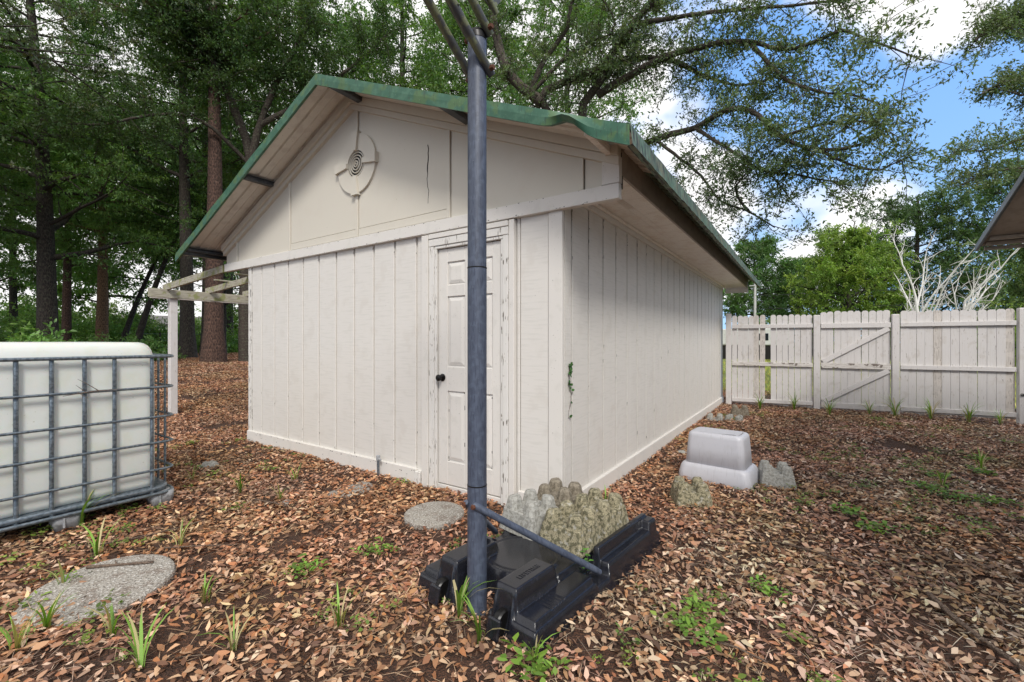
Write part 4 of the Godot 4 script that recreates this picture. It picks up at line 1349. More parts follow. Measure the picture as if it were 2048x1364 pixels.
func make_house() -> void:
	# gable end of the dwelling, only its eave corner reaches into the frame
	var xe = 1.905
	var xw = 2.42
	var ze = -8.39
	var zr = -4.6
	var t = thing("house", "grey eave corner of a house reaching in at the right edge", "house", Vector3(4.5, 0, -4.6))
	var k = 0.31
	var ye = 2.535
	var yr = ye + k * (zr - ze)
	board(t, "wall", M.house_wall, Vector3(xw, -0.05, -7.93), Vector3(xw + 0.12, 2.5, -1.3))
	board(t, "wall", M.house_wall, Vector3(xw + 0.122, -0.05, -7.93), Vector3(9.0, 2.5, -7.8))
	var gp = prism([Vector2(7.93, 2.5), Vector2(1.3, 2.5), Vector2(1.3, ye + 0.05), Vector2(4.6, yr - 0.08), Vector2(7.93, ye + 0.05)], 0.0, 0.12)
	wpart(t, "gable_wall", gp, M.soffit, Vector3(xw + 0.12, 0, 0), Basis(Vector3(0, 0, -1), Vector3.UP, Vector3(1, 0, 0)))
	for s in [1.0, -1.0]:
		var z0 = ze if s > 0 else 2 * zr - ze
		var a = Vector3(0, ye, z0)
		var b = Vector3(0, yr, zr)
		# sheet, rake trim, soffit board and barge board
		var d = (b - a)
		var L = d.length()
		var yv = d.normalized()
		var nrm = Vector3(1, 0, 0).cross(yv).normalized()
		if nrm.y < 0:
			nrm = -nrm
		var bs = Basis(Vector3(1, 0, 0), nrm, Vector3(1, 0, 0).cross(nrm))
		var mid = (a + b) / 2
		var roof = wpart(t, "roof", bev(7.2, 0.03, L, 0.003), M.grey_shingle, mid + Vector3(xe + 3.6, 0.02, 0), bs)
		wpart(roof, "rake_trim", bev(0.03, 0.085, L + 0.04, 0.006), M.purlin, mid + Vector3(xe - 0.017, -0.004, 0), bs)
		wpart(roof, "soffit_sheet", bev(0.5, 0.012, L - 0.1, 0.002), M.brown_fascia, mid + Vector3(xe + 0.26, -0.006, 0), bs)
		wpart(roof, "barge_board", bev(0.035, 0.13, L - 0.3, 0.005), M.soffit, mid + Vector3(xw - 0.02, -0.085, 0), bs)
		wpart(roof, "barge_moulding", bev(0.03, 0.09, L - 0.9, 0.005), M.soffit, mid + Vector3(xw - 0.005, -0.20, 0.0), bs)
		var zs = z0 + s * 0.06
		board(t, "eave_board", M.brown_fascia, Vector3(xe + 0.04, ye - 0.055, zs - 0.02), Vector3(9.0, ye - 0.01, zs + 0.02))
		for q in [0.16, 0.30, 1.5]:
			board(t, "purlin", M.brown_fascia, Vector3(xe + 0.03, ye + k * q - 0.06, z0 + s * q - 0.03), Vector3(xw - 0.04, ye + k * q - 0.015, z0 + s * q + 0.03))
		board(t, "eave_box", M.brown_fascia, Vector3(xw - 0.04, ye - 0.10, minf(zs + s * 0.04, z0 + s * 0.46)), Vector3(9.0, ye - 0.085, maxf(zs + s * 0.04, z0 + s * 0.46)))

# ------------------------------------------------------------------ plants

func leaf_arrays() -> Array:
	return [PackedVector3Array(), PackedVector3Array(), PackedColorArray(), PackedInt32Array()]

# one leaf: a folded blade with four corners each side of the midrib
func add_leaf(A: Array, at: Vector3, along: Vector3, face: Vector3, length: float, width: float, c: Color, curl := 0.15) -> void:
	along = along.normalized()
	var side = along.cross(face)
	if side.length() < 0.01:
		side = along.cross(Vector3.RIGHT)
	side = side.normalized()
	var n = side.cross(along).normalized()
	var i0: int = A[0].size()
	var pts = [at, at + along * length * 0.35 + side * width * 0.5 + n * width * 0.22, at + along * length * 0.72 + side * width * 0.36 - n * length * curl * 0.3, at + along * length - n * length * curl, at + along * length * 0.72 - side * width * 0.36 - n * length * curl * 0.3, at + along * length * 0.35 - side * width * 0.5 + n * width * 0.22]
	for p in pts:
		A[0].append(p)
		A[1].append(n)
		A[2].append(c)
	for q in [0, 5, 1, 1, 5, 2, 2, 5, 4, 2, 4, 3]:
		A[3].append(i0 + q)

func leaf_mesh(A: Array) -> ArrayMesh:
	var m = ArrayMesh.new()
	var arr = []
	arr.resize(Mesh.ARRAY_MAX)
	arr[Mesh.ARRAY_VERTEX] = A[0]
	arr[Mesh.ARRAY_NORMAL] = A[1]
	arr[Mesh.ARRAY_COLOR] = A[2]
	arr[Mesh.ARRAY_INDEX] = A[3]
	m.add_surface_from_arrays(Mesh.PRIMITIVE_TRIANGLES, arr)
	return m

func rnd_dir() -> Vector3:
	var v = Vector3(rng.randfn(), rng.randfn(), rng.randfn())
	return v.normalized()

# a spray of leaves round a few twigs, about radius wide
func spray(n: int, radius: float, length: float, width: float, flatness := 0.55) -> ArrayMesh:
	var A = leaf_arrays()
	var twigs = []
	for k in 4:
		var d = rnd_dir()
		d.y = d.y * flatness + 0.05
		twigs.append(d.normalized() * radius)
	for k in 4:
		# the twig itself, a thin sliver
		var e: Vector3 = twigs[k]
		var s = e.cross(Vector3.UP).normalized() * radius * 0.012
		var i0: int = A[0].size()
		for p in [-s, s, e * 0.9, s.cross(e).normalized() * radius * 0.012]:
			A[0].append(p)
			A[1].append(Vector3.UP)
			A[2].append(Color(0.45, 0.30, 0.28))
		for q in [0, 1, 2, 1, 3, 2]:
			A[3].append(i0 + q)
	for i in n:
		var tw: Vector3 = twigs[rng.randi() % 4]
		var t = pow(rng.randf(), 0.7)
		var at = tw * t + rnd_dir() * radius * 0.16 * rng.randf()
		var along = (tw.normalized() * 0.7 + rnd_dir() * 0.9 + Vector3(0, -0.25, 0))
		var face = (Vector3.UP + rnd_dir() * 0.9).normalized()
		var b = rng.randf_range(0.65, 1.35)
		var c = Color(b * rng.randf_range(0.85, 1.15), b, b * rng.randf_range(0.8, 1.1))
		var s = rng.randf_range(0.7, 1.25)
		add_leaf(A, at, along, face, length * s, width * s, c, rng.randf_range(0.0, 0.3))
	return leaf_mesh(A)

var sprays = {}

func scatter(parent: Node3D, called: String, mesh: Mesh, mat_: Material, xs: Array, cs: Array) -> MultiMeshInstance3D:
	var mm = MultiMesh.new()
	mm.transform_format = MultiMesh.TRANSFORM_3D
	mm.use_colors = true
	mm.mesh = mesh
	mm.instance_count = xs.size()
	for i in xs.size():
		mm.set_instance_transform(i, xs[i])
		mm.set_instance_color(i, cs[i])
	var o = MultiMeshInstance3D.new()
	o.name = called
	o.multimesh = mm
	o.material_override = mat_
	parent.add_child(o, true)
	return o

func tint(c: Color, spread := 0.25) -> Color:
	var b = rng.randf_range(1.0 - spread, 1.0 + spread)
	return Color(c.r * b * rng.randf_range(0.88, 1.12), c.g * b, c.b * b * rng.randf_range(0.85, 1.15))

func rnd_turn(scale: float) -> Basis:
	return Basis(Vector3.UP, rng.randf() * TAU).rotated(Vector3(rng.randfn(), 0.0001, rng.randfn()).normalized(), rng.randf_range(-0.5, 0.5)).scaled(Vector3.ONE * scale)

func wander(a: Vector3, d: Vector3, length: float, n: int, wob: float, lift: float) -> Array:
	var pts = [a]
	var p = a
	var v = d.normalized()
	for i in n:
		v = (v + rnd_dir() * wob + Vector3(0, lift, 0)).normalized()
		p += v * length / n
		pts.append(p)
	return pts

# a tree grown from rules; o: h, r, lo (lowest limb), spread, limbs, per (sprays on a limb), leaf (spray kind), col, bark, lean, droop, size
func grow(called: String, label: String, at: Vector3, o: Dictionary, group := "trees of the wood") -> Node3D:
	var t = thing(called, label, "tree", at, group)
	var h: float = o.h
	var r: float = o.r
	var lean: Vector3 = o.get("lean", Vector3.ZERO)
	var pts = []
	var rad = []
	var n = 14
	var ph = rng.randf() * TAU
	var kink: float = o.get("kink", 0.12)
	for i in n + 1:
		var f = float(i) / n
		pts.append(Vector3(sin(f * 5.0 + ph) * kink * f, h * f - (0.25 if i == 0 else 0.0), cos(f * 4.0 + ph) * kink * f) + lean * h * f * (0.6 + 0.4 * f))
		var flare = 1.0 + 0.45 * exp(-f * h / 0.35)
		rad.append(maxf(r * (1.0 - 0.72 * f) * flare, 0.02))
	part(t, "trunk", tube(pts, rad, 14), M[o.get("bark", "bark_dark")])
	var st = SurfaceTool.new()
	st.begin(Mesh.PRIMITIVE_TRIANGLES)
	var base = 0
	var xs = []
	var cs = []
	var lo: float = o.lo
	var limbs: int = o.limbs
	var size: float = o.get("size", 1.0)
	var az = rng.randf() * TAU
	for k in limbs:
		var f = lerpf(lo, 0.97, pow((k + rng.randf()) / limbs, 0.9))
		var fi = clampi(int(f * n), 0, n - 1)
		var p: Vector3 = pts[fi].lerp(pts[fi + 1], f * n - fi)
		az += 2.4 + rng.randf_range(-0.4, 0.4)
		var prof = sin(PI * clampf((f - lo) / (1.0 - lo) * 0.8 + 0.2, 0.0, 1.0)) * 0.75 + 0.3
		var len_: float = o.spread * prof * rng.randf_range(0.7, 1.15)
		var d = Vector3(cos(az), rng.randf_range(0.1, 0.5) + o.get("lift", 0.0), sin(az))
		var lp = wander(p, d, len_, 6, 0.16, o.get("droop", 0.0))
		var lr = []
		var r0: float = maxf(rad[fi] * rng.randf_range(0.3, 0.5), 0.02)
		for i in lp.size():
			lr.append(maxf(r0 * (1.0 - 0.85 * i / (lp.size() - 1)), 0.008))
		base = add_tube(st, lp, lr, 6, base, false)
		var tips = []
		for s in 5:
			var i0 = 2 + s % 4
			var sp = wander(lp[i0], (lp[i0] - lp[i0 - 1]).normalized() + rnd_dir() * 0.9, len_ * rng.randf_range(0.25, 0.45), 3, 0.25, 0.03)
			base = add_tube(st, sp, [r0 * 0.35, r0 * 0.25, r0 * 0.16, 0.006], 5, base, false)
			tips.append(sp)
		tips.append([lp[3], lp[4], lp[5], lp[6]])
		for s in int(o.per):
			var sp: Array = tips[rng.randi() % tips.size()]
			var j = rng.randi_range(1, 3)
			var q: Vector3 = sp[j] + rnd_dir() * len_ * 0.14 * rng.randf() + Vector3(0, -0.05 * size, 0)
			xs.append(Transform3D(rnd_turn(size * rng.randf_range(0.75, 1.25)), q))
			cs.append(tint(o.col))
	st.generate_normals()
	part(t, "limbs", st.commit(), M[o.get("bark", "bark_dark")])
	scatter(t, "crown", sprays[o.get("leaf", "mid")], M.leaf, xs, cs).set_meta("kind", "stuff")
	return t

# a tree whose limbs are given as paths in world metres
func limbed(called: String, label: String, paths: Dictionary, radii: Dictionary, o: Dictionary, group: String) -> Node3D:
	var first: Array = paths[o.trunk]
	var foot = Vector3(first[0][0], ground_y(first[0][0], first[0][2]), first[0][2])
	var t = thing(called, label, "tree", foot, group)
	var xs = []
	var cs = []
	var st = SurfaceTool.new()
	st.begin(Mesh.PRIMITIVE_TRIANGLES)
	var base = 0
	for key in paths:
		var raw = []
		for p in paths[key]:
			raw.append(Vector3(p[0], p[1], p[2]) - foot)
		if key == o.trunk:
			raw.push_front(Vector3(0, -0.2, 0))
		# smooth through the points
		var c3 = Curve3D.new()
		for i in raw.size():
			var a: Vector3 = raw[maxi(i - 1, 0)]
			var b: Vector3 = raw[mini(i + 1, raw.size() - 1)]
			c3.add_point(raw[i], -(b - a) / 6.0, (b - a) / 6.0)
		var L = c3.get_baked_length()
		var n = int(clampf(L / 0.25, 6, 60))
		var pts = []
		var rad = []
		var ra: float = radii[key][0]
		var rb: float = radii[key][1]
		for i in n + 1:
			var f = float(i) / n
			pts.append(c3.sample_baked(L * f) + rnd_dir() * 0.018 * minf(f * 4.0, 1.0))
			rad.append(lerpf(ra, rb, pow(f, 0.75)) * rng.randf_range(0.95, 1.05))
		if key == o.trunk:
			part(t, "trunk", tube(pts, rad, 14), M[o.bark])
		else:
			base = add_tube(st, pts, rad, 8, base, true)
		if key in o.bare:
			continue
		# side twigs and their sprays
		var count = int(L * o.twigs)
		for k in count:
			var f = rng.randf_range(o.get("from", 0.2), 1.0)
			if key == o.trunk:
				f = rng.randf_range(0.72, 1.0)
			var p: Vector3 = c3.sample_baked(L * f)
			var dir = (c3.sample_baked(minf(L * f + 0.1, L)) - c3.sample_baked(maxf(L * f - 0.1, 0.0))).normalized()
			var len_: float = o.reach * rng.randf_range(0.35, 1.0)
			var sp = wander(p, dir * 0.5 + rnd_dir() * 0.9 + Vector3(0, o.get("droop", -0.1), 0), len_, 4, 0.28, -0.03)
			var rt = maxf(0.010, 0.16 * lerpf(ra, rb, f))
			base = add_tube(st, sp, [rt, rt * 0.8, rt * 0.6, rt * 0.4, 0.003], 5, base, false)
			for s in int(o.per):
				var j = rng.randi_range(1, 4)
				xs.append(Transform3D(rnd_turn(o.size * rng.randf_range(0.7, 1.2)), sp[j] + rnd_dir() * 0.14 * rng.randf()))
				cs.append(tint(o.col))
	st.generate_normals()
	part(t, "limbs", st.commit(), M[o.bark])
	scatter(t, "crown", sprays[o.leaf], M.leaf, xs, cs).set_meta("kind", "stuff")
	return t

func bush(called: String, label: String, category: String, at: Vector3, rx: float, ry: float, rz: float, n: int, kind: String, c: Color, size: float, group: String) -> Node3D:
	var t = thing(called, label, category, at, group)
	var st = SurfaceTool.new()
	st.begin(Mesh.PRIMITIVE_TRIANGLES)
	var base = 0
	var xs = []
	var cs = []
	var lumps = []
	for k in 14:
		var d = rnd_dir()
		d.y = absf(d.y)
		lumps.append(Vector3(d.x * rx, d.y * ry, d.z * rz) * rng.randf_range(0.35, 0.85))
	for k in 9:
		var e: Vector3 = lumps[k]
		var sp = wander(Vector3(rng.randf_range(-0.1, 0.1) * rx, -0.05, rng.randf_range(-0.1, 0.1) * rz), e + Vector3(0, ry * 0.3, 0), e.length(), 4, 0.15, 0.02)
		base = add_tube(st, sp, [0.03 * size, 0.025 * size, 0.02 * size, 0.014 * size, 0.008 * size], 5, base, false)
	st.generate_normals()
	part(t, "stems", st.commit(), M.bark_dark)
	for k in n:
		var q: Vector3 = lumps[rng.randi() % lumps.size()] + Vector3(rnd_dir().x * rx, rnd_dir().y * ry, rnd_dir().z * rz) * 0.42 * pow(rng.randf(), 0.6)
		q.y = maxf(q.y, 0.05)
		xs.append(Transform3D(rnd_turn(size * rng.randf_range(0.75, 1.25)), q))
		cs.append(tint(c))
	scatter(t, "foliage", sprays[kind], M.leaf, xs, cs).set_meta("kind", "stuff")
	return t

func make_litter() -> void:
	# patches of dead leaves, each a few hundred curled blades
	var browns = [Color(0.30, 0.17, 0.10), Color(0.37, 0.23, 0.145), Color(0.22, 0.115, 0.072), Color(0.46, 0.31, 0.215), Color(0.13, 0.075, 0.052), Color(0.55, 0.42, 0.31), Color(0.34, 0.165, 0.085), Color(0.26, 0.16, 0.11)]
	var patches = []
	for v in 5:
		var A = leaf_arrays()
		for i in 290:
			var a = rng.randf() * TAU
			var p = Vector3(rng.randf_range(-0.27, 0.27), rng.randf_range(0.0, 0.026), rng.randf_range(-0.27, 0.27))
			var along = Vector3(cos(a), rng.randf_range(-0.28, 0.38), sin(a))
			var face = (Vector3.UP + rnd_dir() * 0.75).normalized()
			var s = rng.randf_range(0.6, 1.25)
			var c: Color = browns[rng.randi() % browns.size()]
			var b = rng.randf_range(0.75, 1.25)
			add_leaf(A, p, along, face, 0.044 * s, 0.0155 * s * rng.randf_range(0.75, 1.4), Color(c.r * b, c.g * b, c.b * b), rng.randf_range(-0.25, 0.45))
		for i in 46:
			var a = rng.randf() * TAU
			var p = Vector3(rng.randf_range(-0.25, 0.25), rng.randf_range(0.010, 0.032), rng.randf_range(-0.25, 0.25))
			add_leaf(A, p, Vector3(cos(a), rng.randf_range(-0.1, 0.1), sin(a)), Vector3.UP, rng.randf_range(0.05, 0.15), rng.randf_range(0.0015, 0.003), Color(0.46, 0.35, 0.26) * rng.randf_range(0.5, 1.3), 0.05)
		patches.append(leaf_mesh(A))
	var xs = [[], [], [], [], []]
	var cs = [[], [], [], [], []]
	var fwd = Vector2(-sin(deg_to_rad(33.87)), -cos(deg_to_rad(33.87)))
	var gx = -30.0
	while gx < 5.0:
		var gz = -13.0
		while gz < 3.0:
			var x = gx + rng.randf_range(-0.1, 0.1)
			var z = gz + rng.randf_range(-0.1, 0.1)
			gz += 0.36
			if x > XL + 0.25 and x < XR - 0.25 and z > ZB + 0.2 and z < ZF - 0.25:
				continue
			var dep = Vector2(x, z).dot(fwd)
			var lat = absf(Vector2(x, z).dot(Vector2(-fwd.y, fwd.x)))
			if dep < 0.3 or lat > dep * 1.3 + 1.0:
				continue
			if x > -0.8 and z < -10.6:
				continue
			var worn = bump_noise.get_noise_2d(x * 0.6 + 40.0, z * 0.6)
			if rng.randf() < 0.03 + 0.35 * smoothstep(0.2, 0.55, worn):
				continue
			var k = rng.randi() % 5
			var up = Vector3(ground_y(x - 0.2, z) - ground_y(x + 0.2, z), 0.4, ground_y(x, z - 0.2) - ground_y(x, z + 0.2)).normalized()
			var b = Basis(Quaternion(Vector3.UP, up)) * Basis(Vector3.UP, rng.randf() * TAU)
			xs[k].append(Transform3D(b.scaled(Vector3.ONE * rng.randf_range(0.9, 1.15)), on_ground(x, z, -0.002)))
			# paler, greyer leaves to the right; redder ones round the stand
			var pale = smoothstep(-1.6, 0.8, x + z * 0.12 + 0.6)
			cs[k].append(tint(Color(1.16, 1.02, 0.88).lerp(Color(1.2, 1.24, 1.24), pale), 0.12))
		gx += 0.36
	for k in 5:
		var o = scatter(self, numbered("leaf_litter"), patches[k], M.dry_leaf, xs[k], cs[k])
		o.set_meta("kind", "stuff")
		o.set_meta("label", "layer of brown dead leaves covering the yard")
		o.set_meta("category", "leaf litter")
	# low green weeds and seedlings between the leaves
	var weeds = []
	for v in 3:
		var A = leaf_arrays()
		for i in 16:
			var a = rng.randf() * TAU
			var p = Vector3(rng.randf_range(-0.05, 0.05), rng.randf_range(0.01, 0.035), rng.randf_range(-0.05, 0.05))
			add_leaf(A, p, Vector3(cos(a), rng.randf_range(0.0, 0.7), sin(a)), Vector3.UP + rnd_dir() * 0.4, rng.randf_range(0.018, 0.035), rng.randf_range(0.010, 0.02), Color(0.17, 0.27, 0.06) * rng.randf_range(0.6, 1.3), 0.1)
		weeds.append(leaf_mesh(A))
	var wx = [[], [], []]
	var wc = [[], [], []]
	for i in 2200:
		var x = rng.randf_range(-6.5, 3.0)
		var z = rng.randf_range(-9.4, 0.0)
		if x > XL - 0.1 and x < XR + 0.1 and z < ZF + 0.1:
			continue
		var g = bump_noise.get_noise_2d(x * 0.9 + 11.0, z * 0.9 + 3.0)
		if g < 0.02 + 0.12 * smoothstep(-1.8, -0.8, x):
			continue
		var k = rng.randi() % 3
		wx[k].append(Transform3D(Basis(Vector3.UP, rng.randf() * TAU).scaled(Vector3.ONE * rng.randf_range(0.4, 1.2)), on_ground(x, z, 0.012)))
		wc[k].append(tint(Color(1.05, 0.95, 0.8), 0.3))
	for p in [Vector2(-0.42, -2.22), Vector2(-0.40, -2.02), Vector2(-0.19, -2.6), Vector2(-2.16, -1.74), Vector2(-2.3, -1.35), Vector2(0.35, -3.83), Vector2(0.95, -4.91), Vector2(0.84, -5.12), Vector2(1.5, -6.71), Vector2(1.22, -4.95), Vector2(0.26, -4.07), Vector2(-0.88, -1.45), Vector2(1.0, -5.6), Vector2(1.4, -6.0)]:
		for s in 4:
			var k = rng.randi() % 3
			wx[k].append(Transform3D(Basis(Vector3.UP, rng.randf() * TAU).scaled(Vector3.ONE * rng.randf_range(0.9, 1.6)), on_ground(p.x + rng.randf_range(-0.06, 0.06), p.y + rng.randf_range(-0.06, 0.06), 0.008)))
			wc[k].append(tint(Color(1.1, 1.2, 0.8), 0.2))
	for k in 3:
		var o = scatter(self, numbered("ground_weeds"), weeds[k], M.grass_blade, wx[k], wc[k])
		o.set_meta("kind", "stuff")
		o.set_meta("label", "small green seedlings scattered between dead leaves")
		o.set_meta("category", "weeds")

func tuft(nb: int, h: float, lean: float, width: float, dry: float) -> ArrayMesh:
	var A = leaf_arrays()
	for i in nb:
		var a = rng.randf() * TAU
		var out = Vector3(cos(a), 0, sin(a))
		var p = out * rng.randf() * 0.02
		var hh = h * rng.randf_range(0.5, 1.1)
		var ln = lean * rng.randf_range(0.3, 1.2)
		var dead = rng.randf() < dry
		var c = (Color(0.50, 0.42, 0.22) if dead else Color(0.23, 0.40, 0.07)) * rng.randf_range(0.75, 1.3)
		var side = out.cross(Vector3.UP)
		var w = width * rng.randf_range(0.6, 1.2)
		var prev = []
		for k in 6:
			var f = k / 5.0
			var q = p + out * hh * ln * f * f + Vector3(0, hh * (f - 0.45 * ln * f * f * f), 0)
			var ww = w * (0.6 + 0.8 * f) * (1.0 - f * f * f) * 0.5
			var i0: int = A[0].size()
			var n = (out * -0.6 + Vector3.UP * 0.6).normalized()
			A[0].append(q - side * ww); A[0].append(q + side * ww)
			A[1].append(n); A[1].append(n)
			A[2].append(c); A[2].append(c)
			if k > 0:
				for qq in [i0 - 2, i0, i0 - 1, i0 - 1, i0, i0 + 1]:
					A[3].append(qq)
	return leaf_mesh(A)

func make_grass() -> void:
	var kinds = [tuft(10, 0.17, 0.7, 0.009, 0.25), tuft(14, 0.13, 0.9, 0.006, 0.5), tuft(11, 0.23, 0.75, 0.012, 0.2), tuft(20, 0.24, 0.8, 0.008, 0.3)]
	var group = "grass tufts growing through the leaves"
	for d in [[-4.16, -0.86, 2, 1.0, "tall grass tuft against the foot of the tank pallet"], [-3.52, -0.80, 0, 1.1, "grass tuft between the tank and the large round slab"],
			[-3.98, -1.81, 2, 0.75, "bright grass tuft standing alone midway from tank to shed wall"], [-3.92, -2.25, 1, 1.1, "low grass tuft close to the front wall of the shed"],
			[-4.70, -1.72, 1, 1.0, "thin grass tuft right of the tank's corner foot"], [-2.80, -0.47, 2, 0.8, "grass tuft at the left rim of the large round slab"],
			[-2.16, -0.62, 2, 0.85, "broad bladed grass tuft at the bottom edge left of centre"], [-3.20, -0.60, 0, 0.9, "small grass tuft behind the large slab's left side"],
			[-2.50, -0.62, 0, 0.9, "grass tuft in front of the large round slab"], [-1.97, -0.87, 0, 0.8, "grass tuft near the bottom edge below the slab"],
			[-1.75, -1.21, 0, 0.9, "grass tuft left of the pole in the leaves"], [-1.345, -1.56, 2, 0.95, "long bladed grass tuft at the foot of the pole"],
			[-1.15, -1.47, 2, 0.8, "arching grass blades by the wheel of the black base"], [-0.90, -1.50, 0, 0.7, "short grass tuft before the black base's front corner"],
			[-3.27, -1.13, 1, 1.1, "half dry grass tuft beside the long pale twig"], [-2.45, -0.95, 1, 1.0, "thin half dry tuft right of the large round slab"],
			[-3.52, -1.90, 0, 0.8, "grass tuft left of the buried slab"], [-2.73, -0.37, 1, 1.2, "dry grass tuft at the bottom left corner"],
			[-0.74, -9.45, 3, 1.93, "grass tuft under the missing fence picket"], [-0.20, -9.75, 3, 2.01, "tall grass tuft at the foot of the fence left of the gate"],
			[0.31, -9.35, 3, 1.93, "pale grass tuft standing out in front of the gate"], [0.90, -9.85, 3, 1.57, "grass tuft below the gate's middle"],
			[1.24, -9.85, 3, 2.10, "upright grass tuft at the gate post"], [1.70, -9.9, 3, 2.01, "dark grass tuft before the long fence panel"],
			[2.15, -9.95, 3, 1.93, "grass tuft near the right end of the long fence panel"], [2.50, -9.95, 3, 1.40, "small grass tuft by the right fence post"],
			[-1.28, -3.20, 0, 0.9, "single grass tuft by the side wall behind the blocks"], [0.98, -5.3, 1, 1.3, "spreading grass tuft at the right edge of the leaves"],
			[1.45, -6.3, 1, 1.5, "wide green grass patch near the house"]]:
		var t = thing("grass_tuft", d[4], "grass", on_ground(d[0], d[1], 0.0), group, rng.randf() * TAU)
		part(t, "blades", kinds[d[2]], M.grass_blade, Transform3D(Basis().scaled(Vector3.ONE * d[3] * (1.25 if d[2] < 3 else 1.0)), Vector3.ZERO))
	# lawn blades beyond the fence, seen through the gap
	var xs = []
	var cs = []
	for i in 5000:
		var z = -12.4 - 22.0 * pow(rng.randf(), 1.5)
		var x = rng.randf_range(-5.0, 5.0) + (z + 12.0) * -0.05
		xs.append(Transform3D(Basis(Vector3.UP, rng.randf() * TAU).scaled(Vector3.ONE * rng.randf_range(0.6, 1.2)), on_ground(x, z, 0.03)))
		cs.append(tint(Color(1.5, 1.35, 1.1), 0.2))
	var g = scatter(self, "lawn_grass", kinds[1], M.grass_blade, xs, cs)
	g.set_meta("kind", "stuff")
	g.set_meta("label", "light green grass growing beyond the fence")
	g.set_meta("category", "grass")
	# sprig on the black base and vine on the side wall
	var A = leaf_arrays()
	for i in 12:
		var y = i * 0.010
		var a = i * 2.4
		add_leaf(A, Vector3(0.012 * sin(y * 40), y, 0), Vector3(cos(a), 0.35, sin(a)), Vector3.UP, 0.030, 0.018, Color(0.15, 0.36, 0.06) * rng.randf_range(0.8, 1.2), 0.15)
	var sp = thing("seedling", "green leafy seedling growing in the trough of the black base", "plant", Vector3(-0.965, 0.075, -2.14))
	part(sp, "leaves", leaf_mesh(A), M.grass_blade)
	part(sp, "stem", tube([Vector3(0, -0.03, 0), Vector3(0.008, 0.06, 0), Vector3(0, 0.12, 0)], [0.002, 0.0015, 0.001], 5), M.stick_bark)
	var B = leaf_arrays()
	var vp = []
	for i in 10:
		vp.append(Vector3(0.006 + 0.003 * sin(i * 1.3), 0.42 - i * 0.045, 0.02 * sin(i * 0.9)))
	for i in 22:
		var f = pow(rng.randf(), 1.6) * (0.5 if i < 15 else 1.0)
		add_leaf(B, Vector3(0.010, 0.42 - f * 0.4, 0.02 * sin(f * 8.0)), Vector3(0.25, rng.randf_range(-0.8, 0.5), rng.randf_range(-1, 1)), Vector3(1, 0.4, 0), 0.034, 0.022, Color(0.05, 0.13, 0.03) * rng.randf_range(0.7, 1.4), 0.1)
	var vine = thing("wall_vine", "small dark green vine clinging to the side wall near the corner", "vine", Vector3(XR - 0.008, 0.69, -2.95))
	part(vine, "leaves", leaf_mesh(B), M.grass_blade)
	part(vine, "stem", tube(vp, even(10, 0.0016), 5), M.stick_bark)

